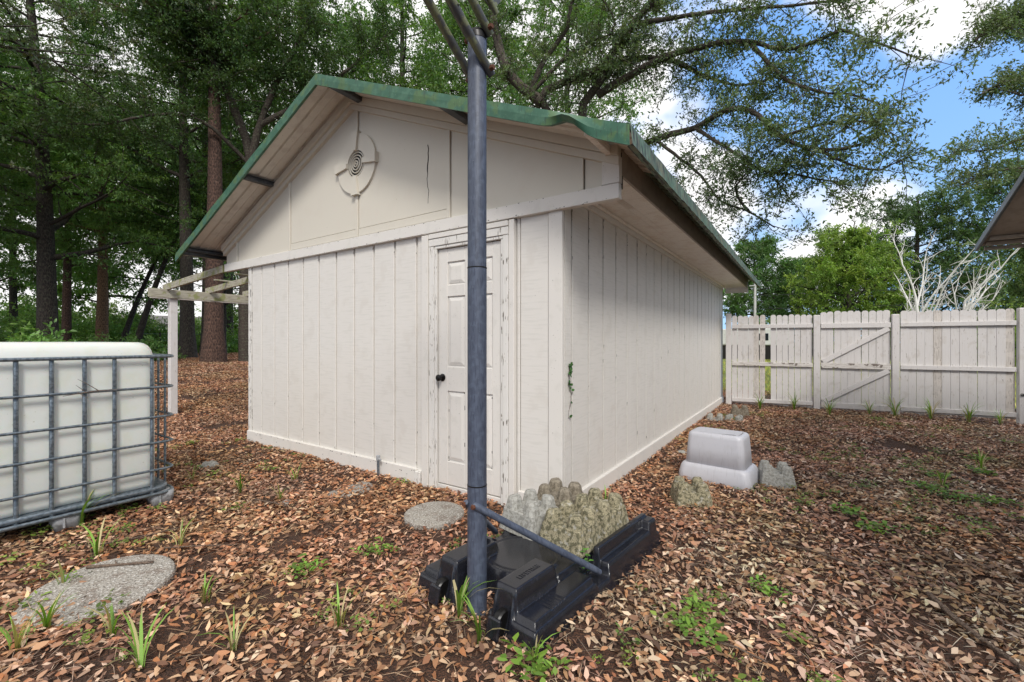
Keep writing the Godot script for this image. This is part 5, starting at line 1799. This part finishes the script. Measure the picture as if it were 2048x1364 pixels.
func make_trees() -> void:
	# kinds of spray: near leaves small and many, far ones coarser
	sprays["oak"] = spray(30, 0.30, 0.074, 0.026)
	sprays["mid"] = spray(60, 0.48, 0.095, 0.040, 0.45)
	sprays["feather"] = spray(64, 0.55, 0.11, 0.030, 0.22)
	sprays["far"] = spray(70, 0.85, 0.20, 0.085, 0.6)
	sprays["shrub"] = spray(46, 0.30, 0.085, 0.035, 0.6)
	var olive = Color(0.175, 0.24, 0.12)
	# spreading live oak behind the shed, its limbs over the roof and the yard
	var paths = {
		"A": [[-5.39, 3.12, -12.40], [-5.33, 6.48, -12.08], [-5.30, 7.87, -11.50], [-4.77, 8.45, -11.49], [-4.37, 8.95, -11.28], [-3.73, 9.40, -11.11], [-3.06, 9.93, -11.20], [-2.13, 10.37, -11.22]],
		"B": [[-4.85, 8.16, -11.56], [-3.88, 8.29, -11.37], [-2.90, 8.24, -11.06], [-1.84, 8.01, -10.81], [-1.02, 7.66, -10.64], [-0.29, 7.10, -10.41], [0.51, 7.15, -10.34]],
		"C": [[-5.33, 6.48, -12.08], [-6.30, 8.11, -10.95], [-5.62, 8.51, -11.04], [-4.81, 8.67, -11.23], [-3.92, 8.78, -11.46], [-2.85, 8.41, -11.58], [-2.19, 7.81, -11.54]],
		"D": [[-6.30, 8.11, -10.95], [-6.65, 8.38, -10.83], [-6.24, 9.33, -10.99], [-5.62, 9.90, -11.04], [-5.37, 10.31, -10.85], [-5.15, 11.13, -11.00]],
		"E": [[-5.33, 6.48, -12.08], [-3.31, 6.56, -11.63], [-2.25, 6.42, -11.26], [-1.63, 6.42, -10.83], [-1.00, 6.09, -10.41], [-0.44, 5.26, -10.06], [0.19, 4.75, -9.76], [0.76, 4.67, -9.66]],
		"F": [[-2.25, 6.42, -11.26], [-1.40, 5.45, -10.62], [-0.72, 4.73, -10.36], [-0.12, 4.49, -10.16], [0.57, 4.12, -10.02]],
		"G": [[-1.02, 7.66, -10.64], [-0.45, 6.60, -10.29], [0.04, 6.01, -10.02], [0.64, 5.70, -9.94], [1.19, 5.31, -9.95]],
		"H": [[0.51, 7.15, -10.34], [0.95, 6.75, -10.27], [1.35, 6.33, -10.18], [1.59, 6.07, -10.10]],
		"I": [[-3.73, 9.40, -11.11], [-2.28, 8.91, -10.87], [-1.19, 8.35, -10.52], [-0.12, 8.00, -10.52], [0.60, 7.79, -10.52]],
		"J": [[-3.31, 6.56, -11.63], [-2.15, 5.28, -11.33], [-1.65, 4.48, -10.94], [-1.04, 4.08, -10.86], [-0.57, 3.68, -10.82]],
		"K": [[-0.44, 5.26, -10.06], [0.19, 5.26, -9.89], [0.78, 5.20, -9.91], [1.26, 4.84, -10.00]],
		"L": [[-6.30, 8.11, -10.95], [-7.18, 9.02, -10.60], [-7.60, 10.40, -10.43], [-7.66, 11.86, -10.39]],
		"M": [[-2.85, 8.41, -11.58], [-1.81, 7.45, -11.31], [-1.06, 6.98, -11.09], [-0.30, 6.95, -10.88]],
		"N": [[-6.65, 8.38, -10.83], [-5.26, 9.22, -10.92], [-4.21, 9.48, -11.14], [-4.46, 10.24, -10.74]],
		"O": [[0.19, 4.75, -9.76], [0.62, 4.36, -9.69], [1.03, 4.19, -9.72], [1.43, 4.41, -9.87]],
		"P": [[-1.04, 4.08, -10.86], [-1.27, 4.47, -10.35], [-0.80, 4.88, -10.30], [-0.29, 4.10, -10.41]]}
	var radii = {"A": [0.30, 0.06], "B": [0.115, 0.03], "C": [0.16, 0.05], "D": [0.11, 0.04], "E": [0.12, 0.025], "F": [0.05, 0.014], "G": [0.05, 0.014], "H": [0.03, 0.01], "I": [0.07, 0.02], "J": [0.05, 0.014], "K": [0.035, 0.012], "L": [0.17, 0.10], "M": [0.05, 0.016], "N": [0.07, 0.02], "O": [0.03, 0.01], "P": [0.03, 0.01]}
	limbed("live_oak", "spreading live oak behind the shed with limbs reaching over the roof", paths, radii, {"trunk": "A", "bark": "bark_oak", "bare": [], "twigs": 7.0, "reach": 1.3, "per": 5, "size": 1.08, "leaf": "oak", "col": olive, "from": 0.22}, "trees round the yard")
	# oak beyond the right end of the fence
	var pr = {
		"A": [[7.41, 1.76, -17.02], [7.22, 6.76, -16.89], [5.75, 8.07, -15.42], [4.21, 7.99, -13.91], [3.24, 7.77, -12.89], [2.75, 7.23, -12.33]],
		"B": [[5.75, 8.07, -15.42], [4.29, 6.72, -13.72], [3.33, 6.44, -12.71], [2.77, 6.03, -12.10]],
		"C": [[7.22, 6.76, -16.89], [4.63, 5.60, -13.95], [3.45, 5.21, -12.67], [2.90, 4.93, -12.06], [2.35, 4.88, -11.58]],
		"D": [[4.63, 5.60, -13.95], [3.61, 4.72, -12.78], [2.97, 4.54, -12.11], [2.43, 4.22, -11.63]],
		"E": [[5.75, 8.07, -15.42], [4.12, 8.66, -13.61], [3.28, 8.30, -12.80]],
		"F": [[4.29, 6.72, -13.72], [3.53, 6.1, -12.73], [3.09, 6.15, -12.31]]}
	limbed("live_oak", "oak boughs hanging in from the right above the house eave", pr, {"A": [0.24, 0.03], "B": [0.08, 0.015], "C": [0.09, 0.012], "D": [0.05, 0.01], "E": [0.07, 0.02], "F": [0.05, 0.012]}, {"trunk": "A", "bark": "bark_oak", "bare": [], "twigs": 5.5, "reach": 0.6, "per": 5, "size": 0.9, "leaf": "oak", "col": olive, "from": 0.4}, "trees round the yard")
	# oak left of the shed with a long limb rising to the left
	var pl = {
		"A": [[-14.86, 0.99, -6.89], [-14.86, 3.22, -6.89], [-14.72, 6.88, -6.98], [-14.69, 8.42, -6.52], [-14.75, 9.56, -5.99], [-15.03, 10.40, -5.45], [-15.15, 11.04, -5.00], [-15.38, 12.02, -4.61]],
		"B": [[-14.72, 6.88, -6.98], [-14.25, 8.05, -7.05], [-13.53, 9.50, -7.30], [-12.70, 10.75, -7.61], [-12.14, 11.96, -7.75]],
		"C": [[-14.75, 9.56, -5.99], [-14.44, 10.54, -5.36], [-14.79, 10.46, -4.77]],
		"D": [[-14.72, 6.88, -6.98], [-14.90, 7.81, -5.66], [-15.38, 7.65, -4.61], [-15.75, 7.07, -3.64], [-16.22, 6.91, -2.60]],
		"E": [[-14.25, 8.05, -7.05], [-13.2, 8.9, -7.9], [-12.0, 9.8, -8.6], [-10.8, 10.8, -9.2]]}
	limbed("leaning_oak", "slender dark oak behind the shed's left wall with a limb rising leftward", pl, {"A": [0.19, 0.09], "B": [0.13, 0.04], "C": [0.05, 0.02], "D": [0.07, 0.02], "E": [0.09, 0.03]}, {"trunk": "A", "bark": "bark_oak", "bare": [], "twigs": 7.0, "reach": 1.8, "per": 9, "size": 1.2, "leaf": "oak", "col": Color(0.10, 0.17, 0.06), "from": 0.3}, "trees round the yard")
	# the wood on the left
	var dk = Color(0.128, 0.223, 0.081)
	var md = Color(0.169, 0.304, 0.088)
	var br = Color(0.223, 0.392, 0.101)
	for d in [
		["broadleaf_tree", "leafy tree at the leftmost end of the wood", -27.0, 5.0, {"h": 14.0, "r": 0.22, "lo": 0.2, "spread": 5.0, "limbs": 28, "per": 26, "bark": "bark_dark", "col": md, "leaf": "mid", "size": 1.2}],
		["broadleaf_tree", "leafy tree between the dark pine and the tall one above the tank", -24.0, -1.0, {"h": 14.0, "r": 0.2, "lo": 0.25, "spread": 4.6, "limbs": 28, "per": 24, "bark": "bark_dark", "col": md, "leaf": "mid"}],
		["broadleaf_tree", "tall leafy tree at the back of the wood behind the reddish pine", -30.0, -13.0, {"h": 18.0, "r": 0.24, "lo": 0.3, "spread": 5.5, "limbs": 32, "per": 24, "bark": "bark_dark", "col": md, "leaf": "mid", "size": 1.2}],
		["broadleaf_tree", "leafy tree whose crown shows left of the roof's rake", -22.0, -8.6, {"h": 15.0, "r": 0.2, "lo": 0.35, "spread": 4.2, "limbs": 28, "per": 24, "bark": "bark_dark", "col": dk, "leaf": "mid"}],
		["broadleaf_tree", "tall tree behind the shed left of the live oak", -9.5, -19.0, {"h": 18.0, "r": 0.24, "lo": 0.45, "spread": 5.0, "limbs": 30, "per": 21, "bark": "bark_dark", "col": md, "leaf": "mid", "size": 1.2}],
		["broadleaf_tree", "spreading tree in the wood left above the tank", -19.0, 0.5, {"h": 11.0, "r": 0.2, "lo": 0.35, "spread": 4.0, "limbs": 26, "per": 24, "bark": "bark_dark", "col": Color(0.162, 0.270, 0.088), "leaf": "mid"}],
		["pine_tree", "thick reddish pine trunk just left of the shed", -15.1, -6.1, {"h": 14.0, "r": 0.27, "lo": 0.62, "spread": 3.2, "limbs": 22, "per": 25, "bark": "bark_red", "col": dk, "leaf": "mid"}],
		["pine_tree", "dark straight pine trunk behind the lean-to post", -19.8, -7.1, {"h": 14.5, "r": 0.25, "lo": 0.42, "spread": 4.0, "limbs": 26, "per": 25, "bark": "bark_dark", "col": dk, "leaf": "mid", "lean": Vector3(0.0, 0, 0.01)}],
		["pine_tree", "tall dark pine trunk rising above the tank", -21.8, -3.7, {"h": 13.5, "r": 0.29, "lo": 0.22, "spread": 4.6, "limbs": 30, "per": 28, "bark": "bark_dark", "col": md, "leaf": "feather", "lean": Vector3(0.02, 0, 0.035), "droop": -0.03}],
		["forest_tree", "thin trunk at the far left edge of the wood", -34.5, -4.6, {"h": 15.0, "r": 0.18, "lo": 0.22, "spread": 4.5, "limbs": 24, "per": 24, "bark": "bark_dark", "col": br, "leaf": "feather", "size": 1.3}],
		["forest_tree", "slim reddish trunk right of the tall dark pine", -27.8, -5.3, {"h": 13.0, "r": 0.18, "lo": 0.28, "spread": 4.0, "limbs": 22, "per": 24, "bark": "bark_red", "col": md, "leaf": "feather", "size": 1.2}],
		["forest_tree", "trunk coloured orange for sunlight, standing alone midway in the wood", -25.7, -6.0, {"h": 11.0, "r": 0.23, "lo": 0.45, "spread": 3.4, "limbs": 20, "per": 23, "bark": "bark_lit_orange", "col": br, "leaf": "feather", "size": 1.1}],
		["leaning_tree", "small trunk leaning right behind the tank", -24.3, -6.7, {"h": 8.0, "r": 0.14, "lo": 0.5, "spread": 3.0, "limbs": 14, "per": 19, "bark": "bark_dark", "col": md, "leaf": "mid", "lean": Vector3(0.16, 0, -0.30)}],
		["leaning_tree", "thinner leaning trunk left of the other leaning one", -27.4, -7.0, {"h": 8.0, "r": 0.13, "lo": 0.45, "spread": 3.0, "limbs": 14, "per": 19, "bark": "bark_dark", "col": br, "leaf": "mid", "lean": Vector3(0.18, 0, -0.34)}],
		["forest_tree", "thin forked trunk just right of the reddish pine", -23.3, -9.8, {"h": 10.0, "r": 0.14, "lo": 0.15, "spread": 2.8, "limbs": 20, "per": 14, "bark": "bark_dark", "col": md, "leaf": "mid", "lean": Vector3(0.03, 0, 0.0)}],
		["broadleaf_tree", "dark leafy tree whose boughs fill the upper left corner", -12.6, 1.3, {"h": 10.5, "r": 0.22, "lo": 0.5, "spread": 5.0, "limbs": 26, "per": 42, "bark": "bark_dark", "col": Color(0.142, 0.176, 0.101), "leaf": "oak", "size": 1.35}],
		["broadleaf_tree", "leafy tree high above the left slope of the roof", -17.0, -10.0, {"h": 15.0, "r": 0.22, "lo": 0.45, "spread": 4.4, "limbs": 26, "per": 29, "bark": "bark_dark", "col": md, "leaf": "mid"}],
		["broadleaf_tree", "green tree behind the roof ridge", -15.0, -13.5, {"h": 16.0, "r": 0.26, "lo": 0.42, "spread": 5.0, "limbs": 28, "per": 33, "bark": "bark_dark", "col": md, "leaf": "mid", "size": 1.1}],
		["broadleaf_tree", "dense green tree directly behind the pole top", -11.0, -14.5, {"h": 14.5, "r": 0.24, "lo": 0.45, "spread": 4.2, "limbs": 28, "per": 33, "bark": "bark_oak", "col": md, "leaf": "mid"}],
		["broadleaf_tree", "tree deep in the wood left of the tall dark pine", -30.0, -1.5, {"h": 15.0, "r": 0.22, "lo": 0.2, "spread": 5.0, "limbs": 28, "per": 29, "bark": "bark_dark", "col": md, "leaf": "mid", "size": 1.2}],
		["broadleaf_tree", "bright green tree deep in the wood behind the orange trunk", -38.0, -9.0, {"h": 15.0, "r": 0.24, "lo": 0.2, "spread": 5.5, "limbs": 30, "per": 25, "bark": "bark_dark", "col": br, "leaf": "far"}],
		["broadleaf_tree", "olive tree deep in the wood behind the dark pine trunk", -36.0, -14.5, {"h": 16.0, "r": 0.24, "lo": 0.28, "spread": 5.5, "limbs": 30, "per": 23, "bark": "bark_dark", "col": md, "leaf": "far"}],
		["broadleaf_tree", "broad tree at the back of the wood on the far left", -44.0, -3.0, {"h": 18.0, "r": 0.26, "lo": 0.15, "spread": 7.0, "limbs": 34, "per": 25, "bark": "bark_dark", "col": dk, "leaf": "far"}]]:
		var o = grow(d[0], d[1], on_ground(d[2], d[3]), d[4])
	# undergrowth
	var ug = "bushes and ferns under the wood"
	for d in [
		["fern_bush", "bright ferny undergrowth just above the tank top at left", -14.2, -1.9, 1.9, 0.95, 1.2, 150, "shrub", br, 1.2],
		["fern_bush", "ferny undergrowth beside the tall dark pine", -16.8, -3.2, 1.7, 0.85, 1.2, 130, "shrub", Color(0.135, 0.257, 0.068), 1.2],
		["undergrowth_bush", "dark bush behind the right end of the tank", -18.2, -5.2, 1.5, 0.8, 1.0, 110, "shrub", md, 1.2],
		["undergrowth_bush", "bush between the dark pine and the reddish pine", -27.0, -11.0, 2.2, 1.6, 1.8, 120, "mid", br, 1.1],
		["undergrowth_bush", "bright bush right of the reddish pine trunk", -27.5, -13.0, 2.0, 1.5, 1.8, 120, "mid", Color(0.176, 0.338, 0.081), 1.1],
		["undergrowth_bush", "tall sunlit bush behind the leaning trunks", -34.0, -9.5, 3.5, 3.0, 2.4, 170, "mid", Color(0.176, 0.311, 0.081), 1.4],
		["undergrowth_bush", "green bush behind the slim reddish trunk", -36.0, -6.0, 3.2, 2.4, 2.4, 170, "mid", br, 1.4],
		["undergrowth_bush", "wide dark bush at the left edge behind the pines", -36.0, -2.5, 3.4, 2.6, 2.4, 170, "mid", md, 1.4],
		["far_bush", "sunlit bush farthest left at the back of the wood", -54.2, -7.0, 4.0, 4.6, 3.0, 150, "far", Color(0.20, 0.33, 0.08), 1.0],
		["far_bush", "pale green bush at the back left of the slim reddish trunk", -58.1, -9.2, 4.0, 5.4, 3.0, 150, "far", Color(0.22, 0.34, 0.09), 1.0],
		["far_bush", "green bush at the back right of the slim reddish trunk", -47.6, -9.0, 3.2, 3.6, 2.6, 140, "far", Color(0.17, 0.30, 0.07), 0.9],
		["far_bush", "bright bush at the back behind the orange trunk", -54.1, -11.8, 4.0, 4.8, 3.0, 150, "far", Color(0.24, 0.37, 0.09), 1.0],
		["far_bush", "yellowish bush at the back between the leaning trunks", -46.9, -12.2, 3.0, 3.0, 2.4, 130, "far", Color(0.25, 0.36, 0.10), 0.9],
		["far_bush", "bush at the back just left of the lean-to post", -50.0, -14.2, 3.0, 2.8, 2.4, 120, "far", Color(0.24, 0.36, 0.10), 0.9],
		["far_bush", "bright bush at the back between dark and reddish pine", -48.3, -18.1, 3.4, 4.2, 2.6, 140, "far", Color(0.22, 0.37, 0.08), 0.9],
		["far_bush", "bright bush at the back right of the reddish pine", -43.5, -18.8, 3.0, 4.4, 2.6, 140, "far", Color(0.25, 0.40, 0.09), 0.9],
		["undergrowth_bush", "leafy bush hiding the distant house behind the tall pine", -30.5, -4.0, 3.2, 2.6, 2.2, 200, "mid", br, 1.2],
		["undergrowth_bush", "bush at the left edge beyond the ferns", -24.0, -1.8, 2.6, 1.9, 2.0, 190, "mid", md, 1.0],
		["undergrowth_bush", "bush hiding the ground between the slim and orange trunks", -29.5, -7.0, 2.6, 2.0, 2.0, 180, "mid", br, 1.1],
		["undergrowth_bush", "pale bush behind the lean-to beam", -38.0, -13.5, 3.2, 2.6, 2.4, 150, "mid", Color(0.189, 0.324, 0.095), 1.4]]:
		bush(d[0], d[1], "bush", on_ground(d[2], d[3]), d[4], d[5], d[6], d[7], d[8], d[9], d[10], ug)
	# tree line beyond the fence
	var tl = "trees beyond the back fence"
	for d in [
		["round_tree", "bright yellow green tree beyond the gate", 2.9, -47.0, {"h": 10.0, "r": 0.25, "lo": 0.08, "spread": 4.3, "limbs": 44, "per": 17, "bark": "bark_dark", "col": Color(0.27, 0.40, 0.08), "leaf": "far", "size": 0.9, "lift": 0.3}],
		["round_tree", "dark green tree seen past the shed's far end", -4.5, -52.0, {"h": 11.5, "r": 0.25, "lo": 0.12, "spread": 4.5, "limbs": 36, "per": 15, "bark": "bark_dark", "col": Color(0.12, 0.23, 0.07), "leaf": "far"}],
		["round_tree", "dark tree left behind the bright yellow green one", -0.8, -60.0, {"h": 10.5, "r": 0.25, "lo": 0.08, "spread": 4.6, "limbs": 36, "per": 16, "bark": "bark_dark", "col": Color(0.11, 0.21, 0.065), "leaf": "far"}],
		["broad_tree", "tall broad olive tree behind the dead tree", 9.5, -62.0, {"h": 16.0, "r": 0.35, "lo": 0.12, "spread": 7.0, "limbs": 46, "per": 18, "bark": "bark_dark", "col": Color(0.11, 0.19, 0.075), "leaf": "far"}],
		["broad_tree", "tall dark tree just left of the house eave", 17.5, -63.0, {"h": 18.0, "r": 0.35, "lo": 0.12, "spread": 7.5, "limbs": 46, "per": 18, "bark": "bark_dark", "col": Color(0.12, 0.21, 0.07), "leaf": "far"}],
		["broad_tree", "dark tree between the bright tree and the tall olive one", 6.0, -70.0, {"h": 13.0, "r": 0.3, "lo": 0.06, "spread": 6.0, "limbs": 40, "per": 16, "bark": "bark_dark", "col": Color(0.05, 0.10, 0.035), "leaf": "far"}],
		["round_tree", "green tree below the house eave at the right edge", 13.2, -42.0, {"h": 8.5, "r": 0.22, "lo": 0.08, "spread": 4.0, "limbs": 36, "per": 15, "bark": "bark_dark", "col": Color(0.19, 0.29, 0.11), "leaf": "far", "size": 0.85}]]:
		grow(d[0], d[1], Vector3(d[2], 0, d[3]), d[4], tl)
	for d in [
		["rounded_shrub", "rounded light green shrub behind the utility pole", -2.6, -38.0, 2.3, 3.6, 2.0, 190, "mid", Color(0.21, 0.33, 0.12), 1.1],
		["rounded_shrub", "yellow green shrub right of the dead tree", 8.7, -34.0, 1.9, 3.9, 1.8, 170, "mid", Color(0.30, 0.44, 0.07), 1.1],
		["rounded_shrub", "brownish thicket at the foot of the bright tree", 4.8, -42.0, 2.6, 3.0, 1.8, 170, "mid", Color(0.22, 0.25, 0.11), 1.2],
		["rounded_shrub", "yellow flowering shrub below the dead branches", 6.9, -38.0, 1.6, 2.6, 1.5, 120, "mid", Color(0.36, 0.40, 0.06), 1.1],
		["rounded_shrub", "dark hedge behind the fence gap", -0.6, -44.0, 2.6, 3.2, 2.0, 170, "mid", Color(0.04, 0.075, 0.03), 1.3],
		["rounded_shrub", "dark thicket behind the dead tree", 10.5, -46.0, 3.6, 5.2, 2.2, 240, "far", Color(0.035, 0.06, 0.028), 1.0],
		["rounded_shrub", "dark thicket at the right behind the yellow green shrub", 14.5, -50.0, 3.6, 4.4, 2.2, 200, "far", Color(0.045, 0.085, 0.03), 1.0]]:
		bush(d[0], d[1], "shrub", Vector3(d[2], 0, d[3]), d[4], d[5], d[6], d[7], d[8], d[9], d[10], "shrubs beyond the back fence")
	# bleached dead trees
	for d in [["dead_tree", "bleached bare dead tree beyond the gate, upright stems", 6.2, -39.0, 9.8, 0.0], ["dead_tree", "bleached dead tree leaning right beyond the long fence panel", 7.9, -39.5, 9.0, 0.22]]:
		var t = thing(d[0], d[1], "tree", Vector3(d[2], 0, d[3]), tl)
		var st = SurfaceTool.new()
		st.begin(Mesh.PRIMITIVE_TRIANGLES)
		var base = 0
		var trunk = wander(Vector3(0, -0.2, 0), Vector3(d[5] * 0.5, 1, 0), d[4] * 0.45, 6, 0.08, 0.1)
		part(t, "trunk", tube(trunk, [0.14, 0.13, 0.12, 0.11, 0.10, 0.09, 0.07], 8), M.dead_wood)
		for k in 10:
			var i0 = 1 + k % 6
			var a = rng.randf() * TAU
			var lp = wander(trunk[i0], Vector3(cos(a) * 0.5 + d[5] * 0.9, 1.0, sin(a) * 0.5), d[4] * rng.randf_range(0.3, 0.6), 6, 0.2, 0.08)
			base = add_tube(st, lp, [0.07, 0.06, 0.05, 0.04, 0.03, 0.02, 0.008], 6, base, false)
			for s in 6:
				var j = 1 + s % 5
				var sp = wander(lp[j], (lp[j + 1] - lp[j]).normalized() + rnd_dir() * 0.8, rng.randf_range(0.6, 1.6), 4, 0.25, 0.03)
				base = add_tube(st, sp, [0.03, 0.024, 0.018, 0.012, 0.006], 4, base, false)
				for q in 2:
					var tp = wander(sp[2], rnd_dir() + Vector3(0, 0.4, 0), 0.6, 3, 0.3, 0.0)
					base = add_tube(st, tp, [0.016, 0.012, 0.009, 0.005], 4, base, false)
		st.generate_normals()
		part(t, "bare_limbs", st.commit(), M.dead_wood)

func make_far_things() -> void:
	# utility pole and wires beyond the fence
	var up = thing("utility_pole", "slim pale utility pole beyond the fence at the shed's far end", "utility pole", Vector3(-3.95, 0, -45.5))
	part(up, "shaft", tube([Vector3(0, -0.3, 0), Vector3(0, 6.9, 0)], [0.13, 0.10], 12), M.utility_pole)
	part(up, "bracket", bev(0.5, 0.08, 0.08, 0.01), M.utility_pole, Transform3D(Basis(), Vector3(-0.2, 6.3, 0.12)))
	part(up, "insulator", lathe([[0.05, 0.0], [0.06, 0.06], [0.03, 0.14], [0.0, 0.15]], 10), M.utility_pole, Transform3D(Basis(), Vector3(0, 6.9, 0)))
	for d in [["overhead_wire", "lower wire strung level before the distant trees", Vector3(-3.9, 4.2, -45.4), Vector3(30.0, 4.4, -44.0), 0.25, 0.014], ["overhead_wire", "upper wire strung level before the distant trees", Vector3(-3.9, 5.4, -45.4), Vector3(30.0, 5.6, -44.0), 0.25, 0.014],
			["overhead_wire", "higher power line crossing the blue sky at the right", Vector3(-14.0, 15.0, -40.0), Vector3(40.0, 26.5, -8.0), 0.6, 0.016], ["overhead_wire", "lower power line crossing the blue sky at the right", Vector3(-14.0, 12.0, -40.0), Vector3(40.0, 19.3, -8.0), 0.6, 0.014]]:
		var a: Vector3 = d[2]
		var b: Vector3 = d[3]
		var t = thing(d[0], d[1], "wire", a, "overhead wires")
		var pts = []
		for i in 25:
			var f = i / 24.0
			pts.append((b - a) * f - Vector3(0, 4.0 * d[4] * f * (1.0 - f), 0))
		part(t, "cable", tube(pts, even(25, d[5]), 5), M.wire)
	# white house far beyond the wood, parked trailer seen through the gap
	var h = thing("distant_house", "low white house far behind the wood on the left", "house", on_ground(-60.0, -18.5), "", 1.35)
	part(h, "wall", bev(9.0, 2.5, 6.0, 0.02), M.house_wall, Transform3D(Basis(), Vector3(0, 1.2, 0)))
	var roof = part(h, "roof", prism([Vector2(-3.4, 2.45), Vector2(3.4, 2.45), Vector2(0.0, 3.5)], -4.8, 4.8), M.grey_shingle, Transform3D(Basis(Vector3.UP, PI / 2), Vector3.ZERO))
	for x in [-3.2, 0.0, 3.2]:
		var w = part(h, "window", bev(1.1, 1.0, 0.06, 0.01), M.trim, Transform3D(Basis(), Vector3(x, 1.35, 3.02)))
		part(w, "pane", bev(0.94, 0.84, 0.02, 0.004), M.window_glass, Transform3D(Basis(), Vector3(0, 0, 0.032)))
	var v = thing("distant_trailer", "white low building glimpsed through the gap of the missing picket", "building", Vector3(-2.9, 0, -34.0))
	part(v, "wall", bev(4.0, 1.1, 2.0, 0.05), M.house_wall, Transform3D(Basis(), Vector3(0, 1.55, 0)))
	part(v, "window", bev(0.8, 0.45, 0.04, 0.01), M.window_glass, Transform3D(Basis(), Vector3(0.4, 1.55, 1.01)))
	part(v, "skirting", bev(3.9, 1.0, 1.9, 0.02), M.dark_gap, Transform3D(Basis(), Vector3(0, 0.48, 0)))
	# wire fence at the back of the wood
	var f = thing("wire_fence", "rusty wire fence on thin posts at the back of the wood", "fence", on_ground(-30.0, -14.0))
	for i in 9:
		var p = on_ground(-30.0 + i * 0.2, -18.0 + i * 2.2)
		wpart(f, "post", tube([Vector3(0, -0.2, 0), Vector3(0, 1.15, 0)], [0.04, 0.035], 8), M.bark_dark, p)
	for y in [0.35, 0.7, 1.05]:
		var a = on_ground(-30.0, -18.0, y)
		var b = on_ground(-28.4, -0.4, y)
		wpart(f, "strand", tube([a, b], [0.008, 0.008], 4), M.galvanised)

func _ready() -> void:
	rng.seed = 7
	bump_noise.seed = 3
	bump_noise.frequency = 0.5
	bump_noise.fractal_octaves = 3
	set_view()
	make_materials()
	make_ground()
	make_shed()
	make_fence()
	make_lean_to()
	make_house()
	make_trees()
	make_far_things()
	make_tank()
	make_hoop_stand()
	make_yard_things()
	make_litter()
	make_grass()
